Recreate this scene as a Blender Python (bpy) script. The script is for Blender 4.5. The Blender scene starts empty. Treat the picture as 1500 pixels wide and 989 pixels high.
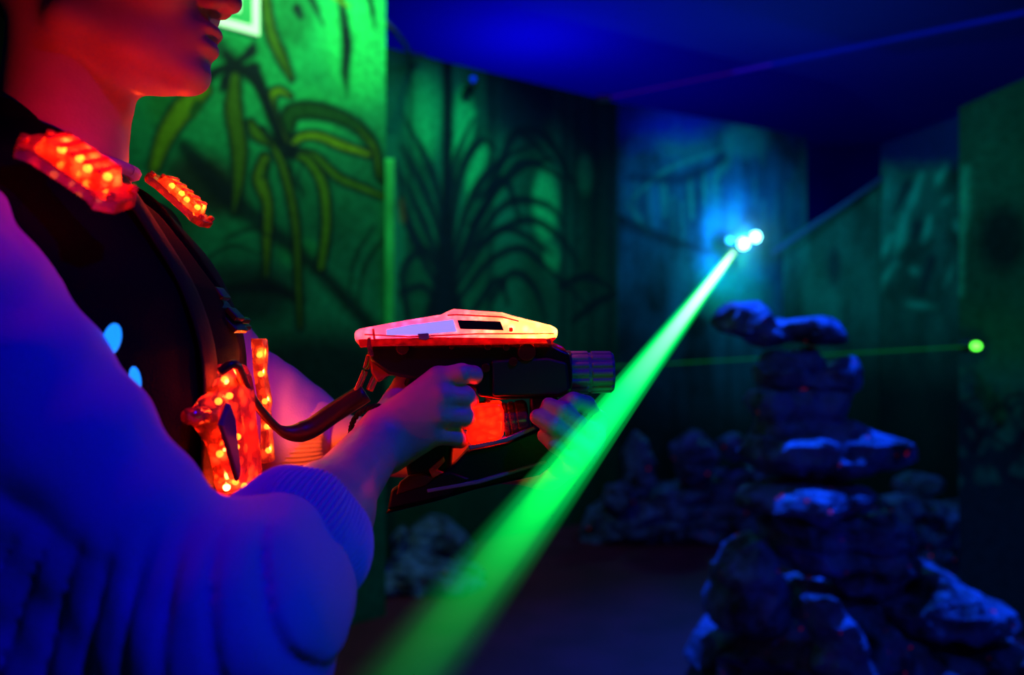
import bpy, bmesh, math, random
import numpy as np
from mathutils import Vector, noise as mnoise

# ------------------------------------------------------------------ camera, world, lights
F = 28.0/36.0*1500.0
CX, CY, CAMZ = 750.0, 494.5, 1.3
scn = bpy.context.scene
COL = scn.collection

def P(px, py, d):
    """a pixel of the photograph, at distance d along the view, as a point in the room"""
    return ((px-CX)*d/F, d, CAMZ+(CY-py)*d/F)

cam_d = bpy.data.cameras.new('camera'); cam = bpy.data.objects.new('camera', cam_d); COL.objects.link(cam)
cam.location = (0, 0, CAMZ); cam.rotation_euler = (math.pi/2, 0, 0)
cam_d.lens = 28; cam_d.sensor_width = 36; cam_d.clip_start = 0.01
cam_d.dof.use_dof = True; cam_d.dof.focus_distance = 0.79; cam_d.dof.aperture_fstop = 2.8
scn.camera = cam
scn.view_settings.view_transform = 'Standard'; scn.view_settings.look = 'None'
scn.view_settings.gamma = 1; scn.view_settings.use_curve_mapping = False
scn.view_settings.exposure = 0.0
scn.cycles.use_denoising = True
scn.cycles.max_bounces = 8; scn.cycles.transparent_max_bounces = 16
scn.cycles.sample_clamp_indirect = 3.0

w = bpy.data.worlds.new('world'); scn.world = w; w.use_nodes = True
w.node_tree.nodes['Background'].inputs[0].default_value = (0.0006, 0.0008, 0.004, 1)
w.node_tree.nodes['Background'].inputs[1].default_value = 1.0

def lamp(name, kind, loc, color, power, size=0.1, target=None, spot=None, blend=1.0, parent=None, sy=None):
    ld = bpy.data.lights.new(name, kind); ld.color = color; ld.energy = power
    if kind == 'AREA':
        ld.size = size
        if sy: ld.shape = 'RECTANGLE'; ld.size_y = sy
    else: ld.shadow_soft_size = size
    if spot: ld.spot_size = math.radians(spot); ld.spot_blend = blend
    o = bpy.data.objects.new(name, ld); COL.objects.link(o); o.location = loc
    if target is not None:
        o.rotation_euler = (Vector(target)-Vector(loc)).to_track_quat('-Z', 'Y').to_euler()
    if parent: o.parent = parent
    return o

# blue ultraviolet wash on the ceiling, thrown up from behind the mural panels
lamp('ceiling_blue_light', 'POINT', (0.12, 6.1, 2.8), (0.01, 0.002, 1.0), 24, 0.03)
lamp('ceiling_blue_light', 'POINT', (1.2, 7.4, 1.9), (0.01, 0.002, 1.0), 14, 0.03)
# green wash on the murals
lamp('green_wash_light', 'SPOT', (-0.42, 3.00, 3.25), (0.30, 1.0, 0.33), 60, 0.05, (-0.85, 3.5, 2.5), 110)
lamp('green_wash_light', 'SPOT', (0.35, 3.4, 3.3), (0.04, 1.0, 0.75), 62, 0.10, (-0.20, 5.0, 2.1), 58)
lamp('teal_wash_light', 'SPOT', (1.2, 4.3, 3.4), (0.02, 0.50, 1.0), 120, 0.08, (1.65, 6.2, 2.15), 58)  # added wash with no fixture seen, brightens the back mural
lamp('green_wash_light', 'SPOT', (2.4, 4.2, 3.3), (0.05, 1.0, 0.80), 26, 0.10, (2.9, 5.6, 1.9), 80)
lamp('green_wash_light', 'SPOT', (1.3, 2.6, 3.0), (0.05, 1.0, 0.65), 13, 0.10, (2.2, 3.3, 1.4), 80)
# unseen ultraviolet lamps; the sleeve spot's cone is shaped to spare the face
lamp('ultraviolet_spot_light', 'SPOT', (0.75, -0.02, 2.55), (0.004, 0.001, 1.0), 52, 0.06, (-0.15, 0.60, 1.00), 37, 0.85)
lamp('ultraviolet_spot_light', 'SPOT', (1.2, 0.9, 2.3), (0.004, 0.001, 1.0), 1.6, 0.06, (-0.25, 0.72, 1.45), 40, 0.8)
lamp('ultraviolet_spot_light', 'SPOT', (1.9, 0.6, 2.9), (0.004, 0.12, 1.0), 24, 0.04, (1.25, 2.6, 0.9), 50, 0.8)
lamp('ultraviolet_tube_light', 'SPOT', (0.9, 2.95, 3.5), (0.004, 0.13, 1.0), 520, 0.03, (1.15, 2.7, 0.9), 60)
lamp('ultraviolet_tube_light', 'AREA', (0.6, 3.6, 3.4), (0.20, 0.0, 1.0), 5, 1.5, (0.6, 4.0, 0.0))

# ------------------------------------------------------------------ materials
def new_mat(name):
    m = bpy.data.materials.new(name); m.use_nodes = True
    return m, m.node_tree.nodes, m.node_tree.links

def basic(name, col, rough=0.5, metal=0.0, bump=0.0, bscale=200.0, spec=0.5, var=0.0, sheen=0.0):
    m, N, L = new_mat(name); b = N['Principled BSDF']
    b.inputs['Base Color'].default_value = (*col, 1); b.inputs['Roughness'].default_value = rough
    b.inputs['Metallic'].default_value = metal; b.inputs['Specular IOR Level'].default_value = spec
    b.inputs['Sheen Weight'].default_value = sheen
    tc = N.new('ShaderNodeTexCoord')
    nz = N.new('ShaderNodeTexNoise'); nz.inputs['Scale'].default_value = bscale; nz.inputs['Detail'].default_value = 4
    L.new(tc.outputs['Object'], nz.inputs['Vector'])
    if bump:
        bp = N.new('ShaderNodeBump'); bp.inputs['Strength'].default_value = bump; bp.inputs['Distance'].default_value = 0.002
        L.new(nz.outputs[0], bp.inputs['Height']); L.new(bp.outputs[0], b.inputs['Normal'])
    if var:
        n2 = N.new('ShaderNodeTexNoise'); n2.inputs['Scale'].default_value = bscale*0.12; n2.inputs['Detail'].default_value = 5
        L.new(tc.outputs['Object'], n2.inputs['Vector'])
        r = N.new('ShaderNodeMapRange'); r.inputs[1].default_value = 0.3; r.inputs[2].default_value = 0.7
        r.inputs[3].default_value = 1-var; r.inputs[4].default_value = 1+var
        L.new(n2.outputs[0], r.inputs[0])
        mx = N.new('ShaderNodeMix'); mx.data_type = 'RGBA'; mx.blend_type = 'MULTIPLY'; mx.inputs[0].default_value = 1
        mx.inputs[6].default_value = (*col, 1); L.new(r.outputs[0], mx.inputs[7]); L.new(mx.outputs[2], b.inputs['Base Color'])
    return m

def emis(name, col, s):
    m, N, L = new_mat(name); b = N['Principled BSDF']
    b.inputs['Base Color'].default_value = (*[min(1, c) for c in col], 1)
    b.inputs['Emission Color'].default_value = (*col, 1); b.inputs['Emission Strength'].default_value = s
    return m

def shell_mat(name, col, tcol, transp=0.3, gloss=0.12, rough=0.15, vs=130, lo=.35):
    """clear tinted plastic over lamps: part see-through, part diffusing"""
    m, N, L = new_mat(name); N.remove(N['Principled BSDF']); out = N['Material Output']
    tr = N.new('ShaderNodeBsdfTransparent'); tr.inputs[0].default_value = (*tcol, 1)
    tl = N.new('ShaderNodeBsdfTranslucent'); df = N.new('ShaderNodeBsdfDiffuse'); gl = N.new('ShaderNodeBsdfGlossy')
    tc = N.new('ShaderNodeTexCoord'); nz = N.new('ShaderNodeTexVoronoi'); nz.inputs['Scale'].default_value = vs
    L.new(tc.outputs['Object'], nz.inputs['Vector'])
    rp = N.new('ShaderNodeMapRange'); rp.inputs[1].default_value = 0.0; rp.inputs[2].default_value = 0.6
    rp.inputs[3].default_value = 1.0; rp.inputs[4].default_value = lo; L.new(nz.outputs['Distance'], rp.inputs[0])
    mx = N.new('ShaderNodeMix'); mx.data_type = 'RGBA'; mx.blend_type = 'MULTIPLY'; mx.inputs[0].default_value = 1
    mx.inputs[6].default_value = (*col, 1); L.new(rp.outputs[0], mx.inputs[7])
    L.new(mx.outputs[2], tl.inputs[0]); df.inputs[0].default_value = (*col, 1)
    gl.inputs[1].default_value = rough; gl.inputs[0].default_value = (1, 1, 1, 1)
    bp = N.new('ShaderNodeBump'); bp.inputs['Strength'].default_value = 0.4; bp.inputs['Distance'].default_value = 0.001
    L.new(nz.outputs['Distance'], bp.inputs['Height'])
    for n in (tl, gl): L.new(bp.outputs[0], n.inputs['Normal'])
    a = N.new('ShaderNodeMixShader'); a.inputs[0].default_value = 0.3; L.new(tl.outputs[0], a.inputs[1]); L.new(df.outputs[0], a.inputs[2])
    b = N.new('ShaderNodeMixShader'); b.inputs[0].default_value = transp; L.new(a.outputs[0], b.inputs[1]); L.new(tr.outputs[0], b.inputs[2])
    c = N.new('ShaderNodeMixShader'); c.inputs[0].default_value = gloss; L.new(b.outputs[0], c.inputs[1]); L.new(gl.outputs[0], c.inputs[2])
    L.new(c.outputs[0], out.inputs['Surface'])
    return m

def beam_mat(name, col, s):
    m, N, L = new_mat(name); N.remove(N['Principled BSDF']); out = N['Material Output']
    e = N.new('ShaderNodeEmission'); e.inputs[0].default_value = (*col, 1); e.inputs[1].default_value = s
    L.new(e.outputs[0], out.inputs['Volume'])
    return m

def attr_mat(name, rough=0.75, nscale=30, namt=0.25, bump=0.2, bscale=40, spec=0.2):
    m, N, L = new_mat(name); b = N['Principled BSDF']; b.inputs['Roughness'].default_value = rough
    b.inputs['Specular IOR Level'].default_value = spec
    at = N.new('ShaderNodeAttribute'); at.attribute_name = 'paint'
    tc = N.new('ShaderNodeTexCoord'); nz = N.new('ShaderNodeTexNoise'); nz.inputs['Scale'].default_value = nscale; nz.inputs['Detail'].default_value = 6
    L.new(tc.outputs['Object'], nz.inputs['Vector'])
    r = N.new('ShaderNodeMapRange'); r.inputs[1].default_value = 0.3; r.inputs[2].default_value = 0.7
    r.inputs[3].default_value = 1-namt; r.inputs[4].default_value = 1+namt; L.new(nz.outputs[0], r.inputs[0])
    mx = N.new('ShaderNodeMix'); mx.data_type = 'RGBA'; mx.blend_type = 'MULTIPLY'; mx.inputs[0].default_value = 1
    L.new(at.outputs['Color'], mx.inputs[6]); L.new(r.outputs[0], mx.inputs[7]); L.new(mx.outputs[2], b.inputs['Base Color'])
    n2 = N.new('ShaderNodeTexNoise'); n2.inputs['Scale'].default_value = bscale; n2.inputs['Detail'].default_value = 6
    L.new(tc.outputs['Object'], n2.inputs['Vector'])
    bp = N.new('ShaderNodeBump'); bp.inputs['Strength'].default_value = bump; bp.inputs['Distance'].default_value = 0.01
    L.new(n2.outputs[0], bp.inputs['Height']); L.new(bp.outputs[0], b.inputs['Normal'])
    return m

M = {}
M['skin'] = basic('skin', (0.62, 0.30, 0.36), 0.45, bump=0.15, bscale=350, var=0.06)
M['skin'].node_tree.nodes['Principled BSDF'].inputs['Subsurface Weight'].default_value = 0.0
M['hair'] = basic('hair', (0.02, 0.014, 0.01), 0.5, bump=0.6, bscale=240)
M['knit'] = basic('pale_lilac_knit', (0.55, 0.30, 0.75), 0.95, bump=0.35, bscale=420, spec=0.1, sheen=0.1)
M['vest'] = basic('black_nylon', (0.004, 0.003, 0.007), 0.85, bump=0.5, bscale=500, spec=0.06)
M['strap'] = basic('black_webbing', (0.008, 0.006, 0.008), 0.7, bump=0.5, bscale=700, spec=0.15)
M['rubber'] = basic('black_rubber', (0.012, 0.008, 0.008), 0.4, bump=0.1, bscale=300)
M['trouser'] = basic('dark_trousers', (0.02, 0.02, 0.035), 0.9, bump=0.3, bscale=300)
M['black'] = basic('black_plastic', (0.010, 0.007, 0.007), 0.32, bump=0.08, bscale=160, spec=.3)
M['matt'] = basic('matt_black_plastic', (0.008, 0.008, 0.009), 0.55, bump=0.15, bscale=160)
M['grey'] = basic('grey_plastic', (0.20, 0.16, 0.22), 0.38, bump=0.05, bscale=160)
M['steel'] = basic('steel', (0.6, 0.55, 0.5), 0.25, metal=1.0)
M['redshell'] = shell_mat('red_lamp_cover', (0.62, 0.17, 0.14), (1.0, 0.26, 0.10), 0.38, vs=85, lo=.05)
M['gunshell'] = shell_mat('clear_lamp_cover', (1.0, 0.62, 0.60), (1.0, 0.30, 0.22), 0.04, 0.10)
M['amber'] = shell_mat('red_battery_cover', (1.0, 0.12, 0.04), (1.0, 0.1, 0.03), 0.2, 0.06)
M['led'] = emis('led', (1.0, 0.50, 0.10), 16.0)
M['tagglow'] = emis('fluorescent_tag', (0.01, 0.28, 1.0), 1.3)
M['label'] = emis('uv_glow_label', (0.42, 0.34, 1.0), 0.75)  # glow stands in for ultraviolet light reflected off the label
M['floor'] = basic('dark_floor', (0.16, 0.008, 0.05), 0.7, bump=0.2, bscale=30, var=0.3)
M['ceil'] = basic('painted_ceiling', (0.06, 0.05, 0.6), 0.9, bump=0.1, bscale=20)
M['dark'] = basic('dark_wall', (0.03, 0.03, 0.35), 0.9, bump=0.2, bscale=10, var=0.3)
M['mural'] = attr_mat('mural_paint')
M['rail'] = basic('rail_paint', (0.06, 0.08, 0.25), 0.5)

# rock: rough grey stone with painted paler patches and specks of red fluorescent paint
def rock_material():
    m, N, L = new_mat('fake_rock'); b = N['Principled BSDF']; b.inputs['Roughness'].default_value = 0.55
    b.inputs['Specular IOR Level'].default_value = 0.35
    tc = N.new('ShaderNodeTexCoord')
    n1 = N.new('ShaderNodeTexNoise'); n1.inputs['Scale'].default_value = 9; n1.inputs['Detail'].default_value = 8; n1.inputs['Roughness'].default_value = 0.7
    L.new(tc.outputs['Object'], n1.inputs['Vector'])
    cr = N.new('ShaderNodeValToRGB'); e = cr.color_ramp.elements
    e[0].position = 0.40; e[0].color = (0.03, 0.03, 0.05, 1); e[1].position = 0.60; e[1].color = (0.16, 0.26, 0.75, 1)
    L.new(n1.outputs[0], cr.inputs[0])
    n2 = N.new('ShaderNodeTexNoise'); n2.inputs['Scale'].default_value = 26; n2.inputs['Detail'].default_value = 3
    L.new(tc.outputs['Object'], n2.inputs['Vector'])
    r2 = N.new('ShaderNodeMapRange'); r2.inputs[1].default_value = 0.71; r2.inputs[2].default_value = 0.745
    L.new(n2.outputs[0], r2.inputs[0])
    mx = N.new('ShaderNodeMix'); mx.data_type = 'RGBA'; L.new(r2.outputs[0], mx.inputs[0]); L.new(cr.outputs[0], mx.inputs[6])
    mx.inputs[7].default_value = (0.9, 0.02, 0.05, 1); L.new(mx.outputs[2], b.inputs['Base Color'])
    b.inputs['Emission Color'].default_value = (1, 0.0, 0.03, 1)
    ms = N.new('ShaderNodeMath'); ms.operation = 'MULTIPLY'; ms.inputs[1].default_value = 0.10
    L.new(r2.outputs[0], ms.inputs[0]); L.new(ms.outputs[0], b.inputs['Emission Strength'])
    mu = N.new('ShaderNodeTexMusgrave') if hasattr(bpy.types, 'ShaderNodeTexMusgrave') else N.new('ShaderNodeTexNoise')
    mu.inputs['Scale'].default_value = 30
    L.new(tc.outputs['Object'], mu.inputs['Vector'])
    bp = N.new('ShaderNodeBump'); bp.inputs['Strength'].default_value = 0.7; bp.inputs['Distance'].default_value = 0.02
    L.new(mu.outputs[0], bp.inputs['Height']); L.new(bp.outputs[0], b.inputs['Normal'])
    return m
M['rock'] = rock_material()

# ------------------------------------------------------------------ object helpers
def tag(o, label=None, cat=None, group=None, kind=None):
    if label: o['label'] = label
    if cat: o['category'] = cat
    if group: o['group'] = group
    if kind: o['kind'] = kind
    return o

def empty(name, loc, label=None, cat=None, group=None):
    o = bpy.data.objects.new(name, None); COL.objects.link(o); o.location = loc; o.empty_display_size = 0.05
    return tag(o, label, cat, group)

def link_mesh(name, me, mat, parent=None, smooth=True):
    o = bpy.data.objects.new(name, me); COL.objects.link(o)
    if mat: me.materials.append(mat)
    if smooth: me.polygons.foreach_set('use_smooth', [True]*len(me.polygons))
    if parent:
        o.parent = parent
        o.matrix_parent_inverse = world_of(parent).inverted()
    return o

def world_of(o):
    from mathutils import Matrix
    m = Matrix.Translation(o.location) @ o.rotation_euler.to_matrix().to_4x4()
    if o.parent: m = world_of(o.parent) @ o.matrix_parent_inverse @ m
    return m

def from_bm(name, bm, mat, parent=None, smooth=False, bevel=0, seg=2):
    bmesh.ops.recalc_face_normals(bm, faces=bm.faces)
    me = bpy.data.meshes.new(name); bm.to_mesh(me); bm.free()
    o = link_mesh(name, me, mat, parent, smooth)
    if bevel:
        b = o.modifiers.new('bevel', 'BEVEL'); b.width = bevel; b.segments = seg; b.limit_method = 'ANGLE'; b.angle_limit = 0.6
    if smooth is False and bevel:
        me.polygons.foreach_set('use_smooth', [True]*len(me.polygons))
        wn = o.modifiers.new('wn', 'WEIGHTED_NORMAL')
    return o

def add_prism(bm, pts, y0, y1):
    """outline of (x,z) points run from y0 to y1"""
    a = [bm.verts.new((x, y0, z)) for x, z in pts]; b = [bm.verts.new((x, y1, z)) for x, z in pts]
    bm.faces.new(a); bm.faces.new(b[::-1]); n = len(pts)
    for i in range(n): bm.faces.new((a[i], b[i], b[(i+1) % n], a[(i+1) % n]))

def add_box(bm, c, s, rot=None):
    vs = []
    for sx in (-1, 1):
        for sy in (-1, 1):
            for sz in (-1, 1):
                v = Vector((sx*s[0]/2, sy*s[1]/2, sz*s[2]/2))
                if rot is not None: v = rot @ v
                vs.append(bm.verts.new(v+Vector(c)))
    for f in ((0, 1, 3, 2), (4, 6, 7, 5), (0, 4, 5, 1), (2, 3, 7, 6), (0, 2, 6, 4), (1, 5, 7, 3)):
        bm.faces.new([vs[i] for i in f])

def frame_of(a, b, up=(0, 0, 1)):
    t = (Vector(b)-Vector(a)).normalized(); u = Vector(up)
    if abs(t.dot(u)) > 0.95: u = Vector((1, 0, 0))
    n = t.cross(u).normalized(); return t, n, n.cross(t).normalized()

def add_tube(bm, pts, r, seg=12, caps=True, flat=1.0, up=(0, 0, 1)):
    """sweep of an (elliptical) section along points; r may be a list; section height = r*flat"""
    pts = [Vector(p) for p in pts]; rings = []; n = len(pts)
    for i, p in enumerate(pts):
        a = pts[max(0, i-1)]; b = pts[min(n-1, i+1)]
        t, nn, uu = frame_of(a, b, up); rr = r[i] if isinstance(r, (list, tuple)) else r
        rings.append([bm.verts.new(p+nn*math.cos(2*math.pi*k/seg)*rr+uu*math.sin(2*math.pi*k/seg)*rr*flat) for k in range(seg)])
    for i in range(n-1):
        for k in range(seg):
            bm.faces.new((rings[i][k], rings[i][(k+1) % seg], rings[i+1][(k+1) % seg], rings[i+1][k]))
    if caps: bm.faces.new(rings[0][::-1]); bm.faces.new(rings[-1])

def curve_pts(pts, n=8):
    """Catmull-Rom through the points"""
    p = [np.array(q, float) for q in pts]; p = [2*p[0]-p[1]]+p+[2*p[-1]-p[-2]]; out = []
    for i in range(1, len(p)-2):
        for k in range(n):
            t = k/n; a, b, c, d = p[i-1], p[i], p[i+1], p[i+2]
            out.append(0.5*((2*b)+(c-a)*t+(2*a-5*b+4*c-d)*t*t+(3*b-a-3*c+d)*t**3))
    out.append(p[-2]); return out

def pxpoly(pts, d): return [(P(x, y, d)[0], P(x, y, d)[2]) for x, y in pts]

# ------------------------------------------------------------------ implicit surface mesher (surface nets on sparse blocks)
f32 = np.float32
def mesh_sdf(name, f, lo, hi, h, n=8, slack=0.004):
    lo = np.array(lo, float); hi = np.array(hi, float)
    nb = np.ceil((hi-lo)/(h*n)).astype(int)
    I = np.stack(np.meshgrid(*[np.arange(k) for k in nb], indexing='ij'), -1).reshape(-1, 3)
    c = lo+(I+0.5)*h*n
    d = np.concatenate([f(q.astype(f32)) for q in np.array_split(c, max(1, len(c)//200000))])
    I = I[np.abs(d) < n*h*0.87*1.35+slack]
    off = np.stack(np.meshgrid(*[np.arange(n+1)]*3, indexing='ij'), -1)
    NY, NZ = int(nb[1])*n+4, int(nb[2])*n+4
    def gid(g): return ((g[..., 0]+1)*NY+(g[..., 1]+1))*NZ+g[..., 2]+1
    ids, vs, quads = [], [], []
    for ch in np.array_split(I, max(1, len(I)//400)):
        g = ch[:, None, None, None, :]*n+off[None]
        pts = (lo+g*h).reshape(-1, 3).astype(f32)
        S = f(pts).reshape(len(ch), n+1, n+1, n+1)
        sg = S < 0
        cs = [(i, j, k) for i in (0, 1) for j in (0, 1) for k in (0, 1)]
        cnt = sum(sg[:, i:n+i, j:n+j, k:n+k].astype(np.int8) for i, j, k in cs)
        b, x, y, z = np.nonzero((cnt > 0) & (cnt < 8))
        if len(b):
            V = np.stack([S[b, x+i, y+j, z+k] for i, j, k in cs], 1)
            acc = np.zeros((len(b), 3)); num = np.zeros(len(b))
            for a1 in range(8):
                for ax in range(3):
                    if cs[a1][ax]: continue
                    a2 = a1+(4, 2, 1)[ax]; m = (V[:, a1] < 0) != (V[:, a2] < 0)
                    t = np.where(m, V[:, a1]/np.where(m, V[:, a1]-V[:, a2], 1), 0)
                    base = np.array(cs[a1], float)[None]+0*acc; base[:, ax] += t
                    acc[m] += base[m]; num += m
            gg = ch[b]*n+np.stack([x, y, z], 1)
            vs.append(lo+(gg+acc/num[:, None])*h); ids.append(gid(gg))
        for ax in range(3):
            o1, o2 = [(1, 2), (2, 0), (0, 1)][ax]
            s2 = [slice(0, n)]*3; s2[ax] = slice(1, n+1)
            A = sg[:, :n, :n, :n]; B = sg[(slice(None), *s2)]
            b, x, y, z = np.nonzero(A != B)
            if not len(b): continue
            gg = ch[b]*n+np.stack([x, y, z], 1); fl = A[b, x, y, z]
            e1 = np.zeros(3, int); e1[o1] = 1; e2 = np.zeros(3, int); e2[o2] = 1
            q = np.stack([gid(gg), gid(gg-e1), gid(gg-e1-e2), gid(gg-e2)], 1)
            q[~fl] = q[~fl][:, ::-1]; quads.append(q)
    ids = np.concatenate(ids); vs = np.concatenate(vs); q = np.concatenate(quads)
    o = np.argsort(ids); ids = ids[o]; vs = vs[o]
    k = np.clip(np.searchsorted(ids, q), 0, len(ids)-1); ok = (ids[k] == q).all(1); k = k[ok]
    me = bpy.data.meshes.new(name)
    me.vertices.add(len(vs)); me.vertices.foreach_set('co', vs.astype(f32).ravel())
    me.loops.add(len(k)*4); me.loops.foreach_set('vertex_index', k.astype(np.int32).ravel())
    me.polygons.add(len(k)); me.polygons.foreach_set('loop_start', np.arange(0, len(k)*4, 4, dtype=np.int32))
    me.update(calc_edges=True); me.validate()
    return me

def cap(p, a, b, r1, r2):
    a = np.array(a, f32); b = np.array(b, f32); ab = b-a; pa = p-a
    t = np.clip(pa@ab/max(1e-9, float(ab@ab)), 0, 1)
    return np.linalg.norm(pa-t[:, None]*ab, axis=1)-(r1+(r2-r1)*t)
def ell(p, c, r):
    q = (p-np.array(c, f32)); r = np.array(r, f32)
    k0 = np.linalg.norm(q/r, axis=1); k1 = np.linalg.norm(q/(r*r), axis=1)
    return k0*(k0-1)/np.maximum(k1, 1e-6)
def smin(a, b, k):
    h = np.maximum(k-np.abs(a-b), 0)/k
    return np.minimum(a, b)-h*h*k*0.25
def smax(a, b, k): return -smin(-a, -b, k)

# ------------------------------------------------------------------ the room
def struct(name, bm, mat):
    o = from_bm(name, bm, mat); return tag(o, kind='structure')

bm = bmesh.new(); add_box(bm, (0, 3.5, -0.05), (9.2, 12.2, 0.1)); struct('floor', bm, M['floor'])
bm = bmesh.new(); add_box(bm, (0, 3.5, 3.65), (9.2, 12.2, 0.1)); struct('ceiling', bm, M['ceil'])
for nm, c, s in (('wall_far', (0, 9.55, 1.8), (9.2, 0.1, 3.6)), ('wall_near', (0, -2.55, 1.8), (9.2, 0.1, 3.6)),
                 ('wall_outer_left', (-4.55, 3.5, 1.8), (0.1, 12, 3.6)), ('wall_outer_right', (4.55, 3.5, 1.8), (0.1, 12, 3.6))):
    bm = bmesh.new(); add_box(bm, c, s); struct(nm, bm, M['dark'])

# -- mural painting: strokes are laid out on the panels where the photograph shows them
rng = np.random.RandomState(7)
def lattice(x, y, s, seed):
    x = x/s; y = y/s; xi = np.floor(x).astype(np.int64); yi = np.floor(y).astype(np.int64); fx = x-xi; fy = y-yi
    def hsh(a, b):
        v = (a*374761393+b*668265263+seed*1442695) & 0x7fffffff; v = ((v ^ (v >> 13))*1274126177) & 0x7fffffff
        return ((v ^ (v >> 16)) & 0xffff)/65535.0
    fx = fx*fx*(3-2*fx); fy = fy*fy*(3-2*fy)
    return (hsh(xi, yi)*(1-fx)+hsh(xi+1, yi)*fx)*(1-fy)+(hsh(xi, yi+1)*(1-fx)+hsh(xi+1, yi+1)*fx)*fy
def fbm(x, y, s, seed, o=4):
    v = 0; a = 0.5; t = 0
    for i in range(o): v = v+a*lattice(x, y, s/2**i, seed+i); t += a; a *= 0.55
    return v/t

def stroke(c, px, py, pts, w, col, soft=3.0, alpha=1.0, outline=None, ow=5):
    pts = curve_pts(pts, 6); n = len(pts); ws = np.interp(np.linspace(0, 1, n), np.linspace(0, 1, len(w)), w)/2
    P_ = np.array(pts); m = max(ws)+soft+(ow if outline else 0)+4
    sel = np.nonzero((px > P_[:, 0].min()-m) & (px < P_[:, 0].max()+m) & (py > P_[:, 1].min()-m) & (py < P_[:, 1].max()+m))[0]
    if not len(sel): return
    x = px[sel]; y = py[sel]; best = np.full(len(sel), 1e9)
    for i in range(n-1):
        ax, ay = P_[i]; dx, dy = P_[i+1]-P_[i]; L2 = dx*dx+dy*dy+1e-9
        t = np.clip(((x-ax)*dx+(y-ay)*dy)/L2, 0, 1)
        best = np.minimum(best, np.hypot(x-ax-t*dx, y-ay-t*dy)-(ws[i]+(ws[i+1]-ws[i])*t))
    if outline is not None:
        a = np.clip(0.5-(best-ow)/(soft*1.6), 0, 1)[:, None]*alpha; c[sel] = c[sel]*(1-a)+np.array(outline)*a
    a = np.clip(0.5-best/soft, 0, 1)[:, None]*alpha
    inner = np.array(col)*(0.65+0.35*np.clip(-best/(max(ws)*0.6+0.1), 0, 1))[:, None]
    c[sel] = c[sel]*(1-a)+inner*a

def blob(c, px, py, cx, cy, rx, ry, col, alpha=1.0, soft=0.6, rot=0):
    cr, sr = math.cos(rot), math.sin(rot); dx = px-cx; dy = py-cy
    u = (dx*cr+dy*sr)/rx; v = (-dx*sr+dy*cr)/ry
    a = np.clip((1-np.hypot(u, v))/soft, 0, 1); a = (a*a*(3-2*a))[:, None]*alpha
    c[:] = c*(1-a)+np.array(col)*a

DK = (0.006, 0.012, 0.035); YG = (0.30, 0.42, 0.015); GR = (0.02, 0.52, 0.20); OL = (0.11, 0.19, 0.02); BR = (0.04, 0.85, 0.25)

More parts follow.
